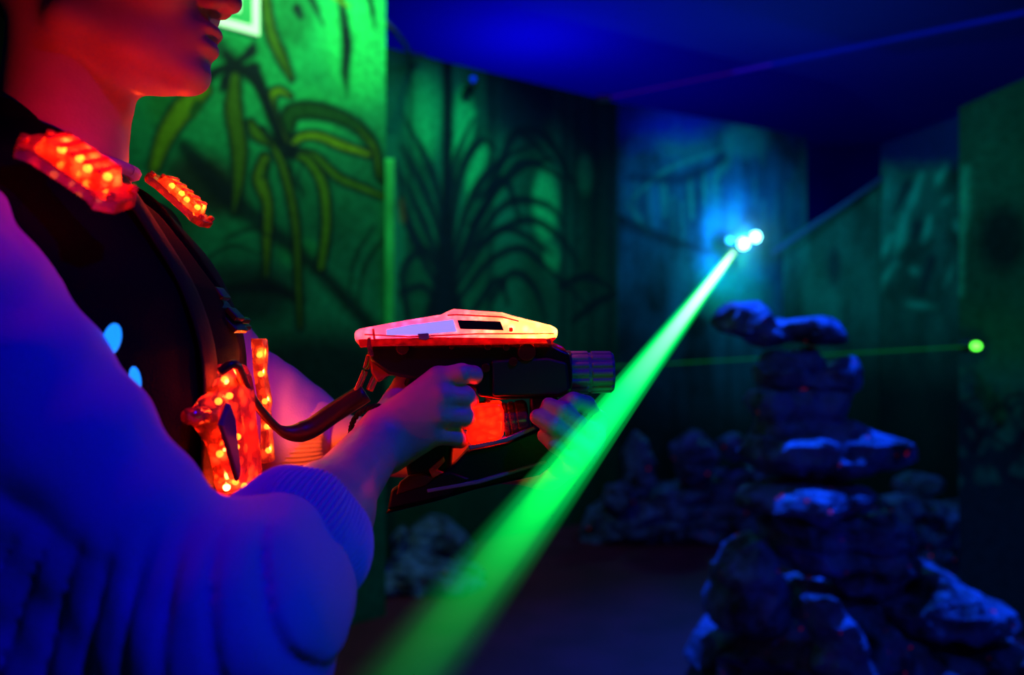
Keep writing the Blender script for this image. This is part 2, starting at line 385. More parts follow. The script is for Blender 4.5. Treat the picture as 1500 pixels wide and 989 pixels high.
def paint_left(px, py):
    n = fbm(px, py, 160, 1)[:, None]; c = np.array(GR)*(0.45+0.8*n); tl = np.clip((py-120)/260, 0, 1)[:, None]; c = c*(1-.75*tl)+np.array((.012, .26, .20))*(.35+.9*n)*.75*tl  # base turns darker teal downward, fading wash light put into the paint
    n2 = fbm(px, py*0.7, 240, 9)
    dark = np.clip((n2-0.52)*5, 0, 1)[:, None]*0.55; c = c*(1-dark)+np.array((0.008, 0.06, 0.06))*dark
    S = lambda *a, **k: stroke(c, px, py, *a, **k)
    B = lambda *a, **k: blob(c, px, py, *a, **k)
    B(-20, 60, 90, 260, (0.002, 0.01, 0.008), 1.0)  # dark patch behind the head, light falloff painted in
    B(530, 60, 75, 120, BR, 0.85); B(460, 170, 60, 60, BR, 0.4); B(250, 150, 50, 60, (0.03, 0.25, 0.05), 0.7)  # brightest patch paints in the pool under the wash light
    B(430, 20, 40, 70, (0.01, 0.2, 0.08), 0.8)
    # lower region painted darker, with green patches
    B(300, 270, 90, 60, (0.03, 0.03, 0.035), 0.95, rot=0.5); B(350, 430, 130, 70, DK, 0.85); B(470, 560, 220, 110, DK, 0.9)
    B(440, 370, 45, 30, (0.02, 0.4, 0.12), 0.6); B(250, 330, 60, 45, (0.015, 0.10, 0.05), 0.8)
    S([(270, 215), (330, 285), (400, 340), (470, 400), (580, 520)], [22, 34, 26, 22, 26], DK, 14, 0.9)
    S([(230, 120), (300, 60), (360, 110)], [20, 30, 20], DK, 16, 0.8)
    S([(300, 430), (390, 420), (440, 440)], [8, 22, 10], DK, 12)
    # hanging leaves around the upper crown
    for q in ([(330, 80), (350, 100), (380, 95)], [(340, 90), (330, 120), (322, 135)], [(345, 95), (375, 120), (390, 165)], [(340, 95), (310, 110), (290, 140)], [(350, 90), (368, 75), (372, 60)]):
        S(q, [10, 18, 4], DK, 6)
    S([(298, 132), (270, 158), (243, 198), (226, 245)], [20, 30, 24, 14], YG, 4, outline=DK)
    S([(290, 152), (283, 165)], [9, 11], (0.03, 0.14, 0.04), 3, outline=(0.05, 0.1, 0.01), ow=2)
    S([(344, 112), (342, 160), (350, 215), (349, 265), (342, 312)], [12, 22, 20, 14, 2], OL, 3.5, outline=DK)
    S([(388, -10), (396, 45), (413, 85), (427, 116)], [10, 13, 12, 3], OL, 3.5, outline=DK)
    S([(498, -10), (508, 60), (506, 105), (509, 142)], [10, 18, 14, 2], DK, 8)
    S([(452, -10), (464, 15), (473, 38)], [10, 8, 2], DK, 5); S([(540, -10), (546, 20), (548, 42)], [10, 8, 2], DK, 6)
    S([(435, 12), (440, 24)], [14, 10], DK, 6); S([(488, -5), (512, 10)], [6, 3], YG, 3)
    # lower crown with curling leaves
    S([(420, 192), (428, 165), (470, 163), (520, 183), (549, 217), (556, 258), (563, 268)], [16, 22, 20, 14, 10, 7, 1], (0.02, 0.09, 0.03), 4, outline=DK)
    S([(524, 188), (548, 218), (555, 256)], [2, 8, 4], OL, 3)
    S([(426, 141), (408, 133), (396, 146), (404, 178), (421, 209)], [2, 9, 12, 10, 5], YG, 3, outline=DK)
    S([(425, 217), (440, 201), (468, 200), (500, 213), (540, 226)], [6, 9, 10, 11, 7], YG, 3, outline=DK)
    S([(428, 220), (462, 230), (496, 260), (540, 279), (580, 296)], [6, 8, 9, 7, 2], (0.12, 0.26, 0.02), 3, outline=DK)
    S([(434, 228), (452, 236), (473, 272), (478, 330), (470, 392)], [6, 9, 12, 11, 9], (0.14, 0.28, 0.02), 3, outline=DK)
    S([(384, 190), (408, 228), (424, 280), (434, 340), (437, 420), (440, 480)], [4, 9, 10, 9, 7, 4], OL, 3, outline=DK)
    S([(388, 232), (381, 262), (392, 300), (391, 350), (390, 405)], [12, 19, 12, 11, 3], (0.17, 0.26, 0.02), 3, outline=DK)
    S([(390, 238), (387, 260)], [3, 8], (0.02, 0.07, 0.03), 2.5)
    S([(367, 180), (376, 196), (392, 210)], [7, 15, 4], (0.12, 0.22, 0.02), 3, outline=DK)
    S([(372, 100), (392, 150), (412, 210)], [20, 16, 20], DK, 8); B(425, 222, 18, 16, DK, 1.0, 0.5)
    for q in ([(425, 230), (430, 262), (445, 285)], [(445, 290), (437, 262), (442, 240)], [(548, 330), (520, 380), (512, 430)], [(565, 345), (535, 390), (525, 440)],
              [(330, 350), (370, 335), (400, 350)], [(300, 380), (340, 360), (380, 372)]):
        S(q, [5, 7, 3], DK, 5, 0.8)
    return c

def paint_middle(px, py):
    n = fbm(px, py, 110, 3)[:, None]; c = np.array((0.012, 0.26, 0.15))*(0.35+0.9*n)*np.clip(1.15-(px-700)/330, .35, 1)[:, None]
    S = lambda *a, **k: stroke(c, px, py, *a, **k)
    B = lambda *a, **k: blob(c, px, py, *a, **k)
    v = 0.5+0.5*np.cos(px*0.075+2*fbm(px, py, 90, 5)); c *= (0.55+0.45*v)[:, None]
    B(622, 160, 38, 90, BR, 0.5); B(678, 175, 22, 60, BR, 0.9); B(672, 215, 14, 50, BR, 0.7, rot=0.3); B(799, 300, 25, 68, BR, 1.0, 0.5)
    B(700, 240, 16, 50, BR, 0.6, rot=0.4); B(730, 275, 12, 46, BR, 0.5, rot=0.5); B(808, 380, 16, 30, BR, 0.6); B(858, 255, 18, 40, BR, 0.35)
    B(770, 150, 70, 90, (0.005, 0.02, 0.05), 0.95); B(730, 140, 30, 70, (0.005, 0.03, 0.05), 0.6); B(880, 170, 60, 80, (0.005, 0.04, 0.06), 0.8)
    B(860, 470, 90, 60, (0.01, 0.12, 0.08), 0.7)
    S([(654, 60), (656, 160), (654, 300), (652, 420), (650, 520)], [14, 16, 18, 40, 90], DK, 10)
    S([(620, 100), (622, 170), (630, 230)], [30, 34, 6], BR, 22, 0.5); S([(690, 165), (674, 205), (668, 260)], [14, 16, 6], BR, 8, 0.8); S([(706, 225), (690, 265), (682, 310)], [12, 12, 4], BR, 8, 0.5)
    for x0, w0 in ((600, 5), (718, 10), (826, 12), (842, 7), (868, 6), (895, 10)):
        S([(x0, 60), (x0+2, 250), (x0-3, 560)], [w0*1.5, w0, w0], DK, 6, 0.6)
    fr = [[(650, 330), (632, 250), (588, 165)], [(650, 360), (625, 285), (586, 212)], [(648, 400), (620, 325), (584, 250)], [(645, 430), (610, 360), (582, 295)], [(645, 400), (600, 330), (580, 235)],
          [(656, 310), (668, 235), (692, 175)], [(660, 350), (676, 250), (705, 206), (726, 220)], [(662, 390), (690, 290), (735, 235), (785, 212)], [(664, 410), (700, 320), (755, 252), (806, 232)],
          [(668, 420), (715, 350), (775, 322), (822, 350), (850, 392)], [(672, 440), (715, 385), (762, 364), (805, 396), (860, 448)], [(680, 380), (740, 300), (800, 300), (826, 330)],
          [(668, 400), (712, 300), (748, 205), (770, 200), (812, 240)], [(690, 330), (760, 240), (826, 262)], [(720, 440), (750, 400), (782, 420), (800, 470)], [(690, 460), (730, 410), (745, 450)],
          [(820, 420), (860, 405), (900, 425)], [(840, 470), (880, 440), (910, 430)], [(600, 480), (590, 400), (620, 365), (640, 385)], [(586, 430), (620, 420), (640, 450)], [(760, 190), (800, 200), (840, 270)],
          [(700, 360), (745, 335), (810, 372)], [(700, 290), (740, 265), (762, 330)]]
    for q in fr: S(q, [9, 13, 4], DK, 5, 0.92)
    S([(588, 292), (590, 322)], [6, 10], (0.35, 0.12, 0.01), 6, 0.5)
    # darker towards the bottom: the wash light's falloff put into the paint
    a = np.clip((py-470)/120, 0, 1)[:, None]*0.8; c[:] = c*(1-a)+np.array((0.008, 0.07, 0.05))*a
    return c

def paint_back(px, py):
    n = fbm(px, py*0.6, 60, 13)[:, None]; c = np.array((0.010, 0.12, 0.20))*(0.1+1.8*np.clip(1.6*(n-.2), 0, 1))
    vv = fbm(px*3.0, py*0.35, 40, 17)[:, None]; c *= 0.4+1.2*vv
    S = lambda *a, **k: stroke(c, px, py, *a, **k)
    B = lambda *a, **k: blob(c, px, py, *a, **k)
    LT = (0.04, 0.42, 0.30)
    for i in range(16):
        x0 = 915+i*17+rng.randint(-5, 5); y0 = rng.randint(250, 300); S([(x0, y0), (x0+rng.randint(-6, 6), y0+60)], [7, 3], LT, 6, 0.35)
    for q, wd in (([(925, 292), (975, 250), (1040, 225), (1072, 212)], 9), ([(1072, 200), (1066, 240), (1050, 262)], 10), ([(1062, 235), (1048, 262), (1046, 320)], 11),
                  ([(1090, 190), (1110, 205), (1118, 240)], 12), ([(920, 300), (935, 320), (950, 345)], 10), ([(1010, 262), (1014, 318)], 8), ([(973, 270), (975, 318)], 9), ([(1032, 250), (1033, 300)], 8)):
        S(q, [wd*0.6, wd, 3], LT, 7, 0.7)
    B(1092, 205, 48, 36, (0.04, 0.45, 0.36), 0.7); B(1000, 210, 60, 30, (0.03, 0.25, 0.22), 0.6); B(1180, 240, 14, 130, (0.03, 0.22, 0.2), 0.6)
    S([(905, 320), (960, 345), (1040, 370)], [14, 18, 8], (0.004, 0.02, 0.04), 8, 0.8)
    S([(925, 260), (1000, 262), (1062, 232)], [10, 14, 8], (0.004, 0.02, 0.06), 8, 0.7)
    B(1075, 430, 70, 60, (0.02, 0.4, 0.2), 0.6); B(1100, 330, 20, 40, (0.004, 0.02, 0.06), 0.7)
    a = np.clip((py-480)/150, 0, 1)[:, None]*0.85; c[:] = c*(1-a)+np.array((0.006, 0.03, 0.03))*a  # bottom painted darker where the wash light fades
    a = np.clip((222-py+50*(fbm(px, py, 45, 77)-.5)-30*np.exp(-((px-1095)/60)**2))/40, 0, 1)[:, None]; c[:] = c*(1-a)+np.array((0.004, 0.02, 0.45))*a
    return c

def paint_alcove(px, py):
    n = fbm(px, py*0.5, 50, 23)[:, None]; c = np.array((0.010, 0.15, 0.10))*(0.1+2.0*np.clip(1.6*(n-.2), 0, 1))
    S = lambda *a, **k: stroke(c, px, py, *a, **k)
    LT = (0.03, 0.62, 0.38)
    for q, wd in (([(1300, 262), (1298, 300)], 8), ([(1350, 255), (1338, 290), (1325, 320)], 16), ([(1386, 242), (1375, 262), (1370, 275)], 14), ([(1325, 318), (1318, 350), (1312, 372)], 22),
                  ([(1362, 318), (1358, 340), (1352, 355)], 14), ([(1305, 345), (1290, 380)], 14), ([(1312, 385), (1298, 405), (1290, 425)], 11), ([(1335, 395), (1345, 400)], 12), ([(1400, 325), (1406, 340)], 12),
                  ([(1330, 445), (1370, 450)], 14), ([(1395, 390), (1385, 420)], 8), ([(1380, 300), (1390, 290)], 7)):
        S(q, [wd*0.6, wd, 3], LT, 10, 0.8)
    for q in ([(1345, 330), (1340, 350)], [(1365, 380), (1350, 430)], [(1330, 270), (1310, 310)]): S(q, [14, 8], DK, 7, 0.8)
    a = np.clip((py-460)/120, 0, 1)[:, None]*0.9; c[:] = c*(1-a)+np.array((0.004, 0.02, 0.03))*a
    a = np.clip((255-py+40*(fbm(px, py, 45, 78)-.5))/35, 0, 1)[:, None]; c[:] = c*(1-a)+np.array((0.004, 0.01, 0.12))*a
    return c

def paint_low(px, py):
    n = fbm(px, py*0.35, 40, 33)[:, None]; c = np.array((0.010, 0.12, 0.09))*(0.1+1.9*np.clip(1.5*(n-.15), 0, 1))
    blob(c, px, py, 1222, 390, 14, 40, DK, 0.7)
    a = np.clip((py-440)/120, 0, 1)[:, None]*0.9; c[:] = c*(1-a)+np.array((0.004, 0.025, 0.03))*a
    return c

def paint_right(px, py):
    n = fbm(px, py*0.5, 90, 43)[:, None]; c = np.array((0.012, 0.20, 0.12))*(0.5+0.9*n)
    S = lambda *a, **k: stroke(c, px, py, *a, **k)
    B = lambda *a, **k: blob(c, px, py, *a, **k)
    S([(1414, 250), (1412, 300), (1408, 360), (1405, 430)], [16, 22, 10, 14], (0.04, 0.85, 0.5), 12, 0.9)
    B(1470, 350, 50, 70, DK, 0.8)
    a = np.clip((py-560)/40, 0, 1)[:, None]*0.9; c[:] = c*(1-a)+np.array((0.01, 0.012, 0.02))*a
    for i in range(26):
        x0 = 1390+rng.randint(0, 160); y0 = 575+rng.randint(0, 140)
        B(x0, y0, 8+rng.randint(0, 14), 9+rng.randint(0, 18), (0.02, 0.22, 0.09), 0.55, rot=rng.rand()*3)
    for i in range(22):
        x0 = 1395+rng.randint(0, 160); y0 = 570+rng.randint(0, 130)
        S([(x0, y0), (x0+rng.randint(-30, 30), y0+rng.randint(5, 30)), (x0+rng.randint(-40, 40), y0+50)], [4, 6, 3], (0.05, 0.008, 0.02), 4, 0.9)
    return c

def panel(name, a, b, ha, hb, paint, step, thick=0.08, mat='mural', z0=0.0, wob=0.0):
    """free-standing painted panel between floor points a and b; the front carries the mural"""
    a = np.array(a, float); b = np.array(b, float); L = np.linalg.norm(b-a); t = (b-a)/L
    nrm = np.array((t[1], -t[0]))
    if nrm@(-(a+b)/2) < 0: nrm = -nrm
    nx = int(L/step)+2; H = max(ha, hb); nz = int(H/step)+2
    U, V = np.meshgrid(np.linspace(0, 1, nx), np.linspace(0, 1, nz), indexing='ij')
    Hh = ha+(hb-ha)*U; Z = z0+V*(Hh-z0)
    bulge = wob*np.sin(U*7+Z*2.3)*np.sin(Z*3.1+U*3)
    X = a[0]+(b[0]-a[0])*U+nrm[0]*bulge; Y = a[1]+(b[1]-a[1])*U+nrm[1]*bulge
    co = np.stack([X, Y, Z], -1).reshape(-1, 3)
    back = co[[0, nz-1, (nx-1)*nz, nx*nz-1]].copy(); back[:, 0] -= nrm[0]*thick; back[:, 1] -= nrm[1]*thick
    n0 = nx*nz; vs = np.concatenate([co, back])
    idx = lambda i, j: i*nz+j
    faces = [(idx(i, j), idx(i+1, j), idx(i+1, j+1), idx(i, j+1)) for i in range(nx-1) for j in range(nz-1)]
    B0, T0, B1, T1 = n0, n0+1, n0+2, n0+3
    faces.append((B0, T0, T1, B1))
    faces.append(tuple([idx(i, nz-1) for i in range(nx)]+[T1, T0]))
    faces.append(tuple([idx(i, 0) for i in range(nx)][::-1]+[B0, B1]))
    faces.append(tuple([idx(0, j) for j in range(nz)]+[T0, B0]))
    faces.append(tuple([idx(nx-1, j) for j in range(nz)][::-1]+[B1, T1]))
    me = bpy.data.meshes.new(name); me.from_pydata(vs.tolist(), [], faces)
    d = np.maximum(vs[:, 1], 0.3); px = CX+vs[:, 0]*F/d; py = CY-(vs[:, 2]-CAMZ)*F/d
    c = np.clip(paint(px, py), 0, 1); rgba = np.concatenate([c, np.ones((len(c), 1))], 1)
    at = me.color_attributes.new('paint', 'FLOAT_COLOR', 'POINT'); at.data.foreach_set('color', rgba.astype(f32).ravel())
    bmx = bmesh.new(); bmx.from_mesh(me); bmesh.ops.recalc_face_normals(bmx, faces=bmx.faces); bmx.to_mesh(me); bmx.free()
    o = link_mesh(name, me, M[mat], None, smooth=False)
    return tag(o, kind='structure')

A0 = (-3.9, 0.75); A1 = (-0.59, 3.72)
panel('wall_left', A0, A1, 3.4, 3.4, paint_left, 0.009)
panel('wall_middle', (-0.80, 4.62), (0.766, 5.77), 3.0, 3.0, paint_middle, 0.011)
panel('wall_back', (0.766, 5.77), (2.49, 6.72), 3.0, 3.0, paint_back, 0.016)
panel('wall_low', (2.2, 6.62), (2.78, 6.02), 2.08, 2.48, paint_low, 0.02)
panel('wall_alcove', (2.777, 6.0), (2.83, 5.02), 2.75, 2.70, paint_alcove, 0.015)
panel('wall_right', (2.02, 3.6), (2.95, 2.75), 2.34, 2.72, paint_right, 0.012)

# corner batten of the left mural, cut short to its lit stretch
bm = bmesh.new(); add_box(bm, (-0.567, 3.70, 1.68), (0.044, 0.03, 0.90))
o = from_bm('trim_1', bm, basic('green_batten', (0.04, 0.75, 0.25), 0.6, bump=0.3, bscale=40, var=0.5), bevel=0.004); tag(o, kind='structure')
# sloping rail along the low wall
bm = bmesh.new(); add_tube(bm, [P(1130, 372, 6.5), P(1292, 262, 5.95)], 0.018, 10)
o = from_bm('trim_2', bm, M['rail']); tag(o, kind='structure')

# exit sign on the left wall, its panel glowing
def on_left(px, py, off=0.02):
    a = Vector((A0[0], A0[1], 0)); b = Vector((A1[0], A1[1], 0)); t = (b-a).normalized(); n = Vector((t.y, -t.x, 0))
    r = Vector(P(px, py, 1.0))-Vector((0, 0, CAMZ)); k = (a.dot(n))/(r.dot(n)); p = Vector((0, 0, CAMZ))+r*k
    return p+n*off
sg = empty('emergency_exit_sign', on_left(378, 53, 0), 'green and white glowing emergency exit sign on the jungle wall beside the nose', 'sign')
tdir = (Vector((A1[0], A1[1], 0))-Vector((A0[0], A0[1], 0))).normalized()
c0 = on_left(378, 53, 0.0)
def sign_plate(name, u0, u1, v0, v1, off, th, mat):
    bm = bmesh.new(); nrm = Vector((tdir.y, -tdir.x, 0)); vs = []
    for o_ in (off, off+th):
        for u, v in ((u0, v0), (u1, v0), (u1, v1), (u0, v1)):
            vs.append(bm.verts.new(c0-tdir*u+Vector((0, 0, v))+nrm*o_))
    for f in ((0, 1, 2, 3), (7, 6, 5, 4), (0, 4, 5, 1), (1, 5, 6, 2), (2, 6, 7, 3), (3, 7, 4, 0)): bm.faces.new([vs[i] for i in f])
    return from_bm(name, bm, mat, sg)
WS, HS = 0.36, 0.36
sign_plate('panel', 0, WS, 0, HS, 0.003, 0.012, emis('sign_white', (0.6, 1.0, 0.6), 1.0))
sign_plate('green_border', 0.032, WS-0.032, 0.032, HS-0.032, 0.0152, 0.001, emis('sign_green', (0.0, 0.30, 0.06), 1.0))
sign_plate('pictogram', 0.082, WS-0.082, 0.070, HS-0.070, 0.0164, 0.001, emis('sign_white', (0.6, 1.0, 0.6), 1.0))

# small blue lamp and dangling cable above the middle wall
t = empty('blue_wall_lamp', P(693, 120, 4.85), 'small round blue lamp glowing at the top of the palm mural', 'lamp')
bm = bmesh.new(); bmesh.ops.create_uvsphere(bm, u_segments=16, v_segments=10, radius=0.022)
for v in bm.verts: v.co += Vector(P(693, 117, 4.85))
from_bm('bulb', bm, emis('blue_bulb', (0.0, 0.03, 0.8), 0.8), t, smooth=True)
bm = bmesh.new(); add_tube(bm, [P(693, 122, 4.84), P(693, 122, 4.97)], 0.03, 14); from_bm('bracket', bm, M['matt'], t)
bm = bmesh.new(); add_tube(bm, curve_pts([P(562, 30, 3.9), P(580, 48, 4.0), P(592, 62, 4.3), P(602, 78, 4.6), P(622, 82, 4.7)], 6), 0.013, 8)
tag(from_bm('cable', bm, M['rail'], smooth=True), 'loose blue cable hanging over the top corner of the palm mural', 'cable')

# ------------------------------------------------------------------ laser projectors and beams
EM = P(1088, 352, 6.0); VX, VY = 1119.0, 312.5
def on_beam(d):   # the beam runs from the projector past the photographer
    k = (-182.0, 236.7); return P(VX+k[0]/d, VY+k[1]/d, d)
B_END = Vector(EM)+(Vector(on_beam(0.4))-Vector(EM))*1.25
t = empty('laser_projector', EM, 'blazing white and cyan laser projector on the far wall where the green beam starts', 'laser')
bm = bmesh.new(); add_box(bm, (EM[0]+0.01, EM[1]+0.11, EM[2]+0.005), (0.20, 0.16, 0.08)); from_bm('housing', bm, M['matt'], t, bevel=0.008)
bm = bmesh.new(); add_tube(bm, [(EM[0], EM[1]+0.18, EM[2]+0.02), (EM[0]-0.01, EM[1]+0.30, EM[2]+0.03)], 0.018, 10); from_bm('mounting_arm', bm, M['matt'], t)
for i, (px, py, r, dd) in enumerate(((1089, 357, 0.040, 5.995), (1107, 347, 0.036, 5.99), (1068, 352, 0.02, 5.99))):
    bm = bmesh.new(); c = P(px, py, dd); bmesh.ops.create_uvsphere(bm, u_segments=20, v_segments=12, radius=r)
    for v in bm.verts: v.co = Vector((v.co.x, v.co.y*0.6, v.co.z))+Vector(c)
    ls = from_bm('lens', bm, emis('laser_lens', (0.25, 1.0, 1.0) if i < 2 else (0.05, 0.6, 1.0), 12 if i < 2 else 3), t, smooth=True)
lamp('laser_projector_glow', 'SPOT', (EM[0]+0.02, EM[1]-0.12, EM[2]), (0.02, 0.30, 1.0), 60.0, 0.04, (EM[0]-.05, EM[1]+.4, EM[2]), 120)  # added spot before the lens, aimed back to put a halo on the wall
lamp('laser_projector_glow', 'POINT', (EM[0]+0.01, EM[1]-0.05, EM[2]+.06), (0.02, 0.40, 1.0), 5.0, 0.03)
lamp('laser_projector_glow', 'POINT', (EM[0]-0.02, EM[1]-0.05, EM[2]-0.15), (0.02, 1.0, 0.4), 3, 0.03)

def beam(name, a, b, rs, col, ss, label, parts=('beam_core', 'beam_edge')):
    t = empty(name, a, label, 'laser beam')
    for i, (r, s) in enumerate(zip(rs, ss)):
        bm = bmesh.new(); add_tube(bm, [a, b], r, 32)
        from_bm(parts[min(i, 1)], bm, beam_mat(name+'_light', col, s), t)
    return t
# ball of haze added around the projector to draw its halo
m, N, L = new_mat('halo_haze'); N.remove(N['Principled BSDF']); vsn = N.new('ShaderNodeVolumeScatter'); vsn.inputs['Color'].default_value = (1, 1, 1, 1)
tcn = N.new('ShaderNodeNewGeometry'); dn = N.new('ShaderNodeVectorMath'); dn.operation = 'DISTANCE'; dn.inputs[1].default_value = (EM[0], EM[1], EM[2])
L.new(tcn.outputs['Position'], dn.inputs[0]); mr = N.new('ShaderNodeMapRange'); mr.inputs[1].default_value = .38; mr.inputs[2].default_value = 0.0; mr.inputs[3].default_value = 0; mr.inputs[4].default_value = .5
L.new(dn.outputs['Value'], mr.inputs[0]); L.new(mr.outputs[0], vsn.inputs['Density']); L.new(vsn.outputs[0], N['Material Output'].inputs['Volume'])
bm = bmesh.new(); bmesh.ops.create_icosphere(bm, subdivisions=3, radius=.39)
for v in bm.verts: v.co = Vector(v.co)+Vector(EM)
tag(from_bm('halo_haze', bm, m, None), 'added ball of blue-lit haze drawing the halo around the laser projector', 'halo_haze', kind='stuff')
beam('green_laser_beam', EM, B_END, (0.0115, 0.0165, 0.0205), (0.0, 1.0, 0.14), (20, 7, 3), 'thick bright green laser beam crossing the room from far wall to foreground')
for o in bpy.data.objects['green_laser_beam'].children:
    # beam dimmed by hand towards the camera, the fading put into its emission
    m = o.data.materials[0]; N, L = m.node_tree.nodes, m.node_tree.links; e = N['Emission']; s0 = e.inputs[1].default_value
    g = N.new('ShaderNodeNewGeometry'); sx = N.new('ShaderNodeSeparateXYZ'); L.new(g.outputs['Position'], sx.inputs[0])
    fc = N.new('ShaderNodeFloatCurve'); cu = fc.mapping.curves[0]
    cu.points[0].location = (0.0, 0.06); cu.points[1].location = (1.0, 1.0)
    for xx, yy in ((.30, .045), (.40, .14), (.50, .42), (.62, .85), (.72, 1.0)): cu.points.new(xx, yy)
    fc.mapping.update(); L.new(sx.outputs['Y'], fc.inputs['Value'])
    mu = N.new('ShaderNodeMath'); mu.operation = 'MULTIPLY'; mu.inputs[1].default_value = s0; L.new(fc.outputs[0], mu.inputs[0]); L.new(mu.outputs[0], e.inputs[1])
    if o.name.startswith('beam_core'):
        mr = N.new('ShaderNodeMapRange'); mr.inputs[1].default_value = .9; mr.inputs[2].default_value = 3.0; L.new(sx.outputs['Y'], mr.inputs[0])
        mc = N.new('ShaderNodeMix'); mc.data_type = 'RGBA'; mc.inputs[6].default_value = (.004, 1, .07, 1); mc.inputs[7].default_value = (.75, 1, .85, 1)  # core whitened towards the projector, overexposure put into its colour
        L.new(mr.outputs[0], mc.inputs[0]); L.new(mc.outputs[2], e.inputs[0])
G0 = Vector(P(1430, 507, 3.42)); G1 = Vector(P(900, 537, 5.3))
beam('thin_green_laser_beam', G0, G1+(G1-G0)*0.02, (0.0038,), (0.01, 1.0, 0.03), (11.0,), 'faint thin green laser line running to the right wall in front of the rocks')
t = empty('green_laser_aperture', G0, 'small bright green laser spot glowing on the right wall', 'laser')
bm = bmesh.new(); bmesh.ops.create_uvsphere(bm, u_segments=16, v_segments=10, radius=0.022)
for v in bm.verts: v.co = Vector((v.co.x, v.co.y*0.5, v.co.z*0.75))+G0
from_bm('lens', bm, emis('green_lens', (0.10, 1.0, 0.05), 4), t, smooth=True)
bm = bmesh.new(); add_tube(bm, [G0+Vector((0.0, 0.004, 0)), G0+Vector((0.0, 0.09, 0))], 0.028, 16); from_bm('socket', bm, M['matt'], t)
lamp('green_aperture_glow', 'POINT', G0+Vector((-0.03, -0.06, 0)), (0.05, 1, 0.1), 0.12, 0.01)
BL0 = P(893, 143, 5.6); BL1 = P(1500, 18, 4.4)
def lerp(a, b, t): return tuple(a[i]+(b[i]-a[i])*t for i in range(3))
t = empty('blue_laser_beam', BL0, 'thin blue and violet laser line high under the ceiling', 'laser beam')
for nm, a, b, r, c, s in (('violet_section', 0, 0.45, 0.006, (0.35, 0.0, 0.8), 5), ('blue_section', 0.35, 1.15, 0.014, (0.0, 0.01, 0.9), 7)):
    bm = bmesh.new(); add_tube(bm, [lerp(BL0, BL1, a), lerp(BL0, BL1, b)], r, 16); from_bm(nm, bm, beam_mat(nm+'_light', c, s), t)
bm = bmesh.new(); add_box(bm, P(884, 144, 5.62), (0.10, 0.06, 0.035)); from_bm('projector', bm, M['grey'], t, bevel=0.004)

# ------------------------------------------------------------------ rocks
def rock(name, outline, d, depth, label, seed, amp=0.03, res=56, group=None, center=None, parent=None, strata=0.5):
    """stone whose silhouette follows an outline of photograph points at distance d, with its own depth"""
    O = np.array([P(x, y, d) for x, y in outline])[:, [0, 2]]
    c = np.array((P(*center, d)[0], P(*center, d)[2])) if center else (O.min(0)+O.max(0))/2
    nth, nph = res*2, res
    th = np.linspace(0, 2*math.pi, nth, endpoint=False); rad = np.zeros(nth)
    for i, a in enumerate(th):
        dv = np.array((math.cos(a), math.sin(a))); best = 0
        for j in range(len(O)):
            p, q = O[j]-c, O[(j+1) % len(O)]-c; e = q-p; den = dv[0]*e[1]-dv[1]*e[0]
            if abs(den) < 1e-9: continue
            s = (p[0]*e[1]-p[1]*e[0])/den; u = (p[0]*dv[1]-p[1]*dv[0])/den
            if s > 0 and -1e-6 <= u <= 1+1e-6: best = max(best, s)
        rad[i] = best
    rad = (rad+np.roll(rad, 1)+np.roll(rad, -1))/3
    rs = np.random.RandomState(seed); ofs = Vector(rs.rand(3)*50)
    vs = []; ph = np.linspace(0, math.pi, nph)
    for j, f_ in enumerate(ph):
        sf = math.sin(f_); cf = math.cos(f_)
        k = abs(sf)**0.6; yy = -np.sign(cf)*abs(cf)**0.75*depth/2
        if j in (0, nph-1): k = 0
        for i, a in enumerate(th):
            p = Vector((c[0]+rad[i]*k*math.cos(a), d+yy, c[1]+rad[i]*k*math.sin(a)))
            q = p*6+ofs
            nv = mnoise.fractal(q, 0.9, 2.2, 5); rg = 1-abs(mnoise.noise(q*1.7))*2
            ly = mnoise.noise(Vector((q.x*0.25, q.y*0.25, q.z*3.5)))
            cell = mnoise.voronoi(q*0.8)[0][0]
            dsp = 1.25*amp*(0.8*nv+0.5*(rg-0.6)+strata*1.3*ly-0.9*(cell-0.35))
            dirv = Vector((math.cos(a)*k*0.7, yy/(depth/2+1e-6), math.sin(a)*k)); 
            if dirv.length > 1e-6: dirv.normalize()
            vs.append(p+dirv*dsp)
    faces = []
    for j in range(nph-1):
        for i in range(nth):
            a, b = j*nth+i, j*nth+(i+1) % nth; cc, dd = b+nth, a+nth
            faces.append((a, b, cc, dd))
    me = bpy.data.meshes.new(name); me.from_pydata([tuple(v) for v in vs], [], faces)
    bmx = bmesh.new(); bmx.from_mesh(me); bmesh.ops.remove_doubles(bmx, verts=bmx.verts, dist=0.0004)
    bmesh.ops.recalc_face_normals(bmx, faces=bmx.faces); bmx.to_mesh(me); bmx.free()
    o = link_mesh(name, me, M['rock'], parent, smooth=False)
    dm = o.modifiers.new('facets', 'DECIMATE'); dm.ratio = 0.06
    return tag(o, label, 'rock', group or ('rocks of the balanced stack' if d < 3 else 'rocks along the walls')) if label else o

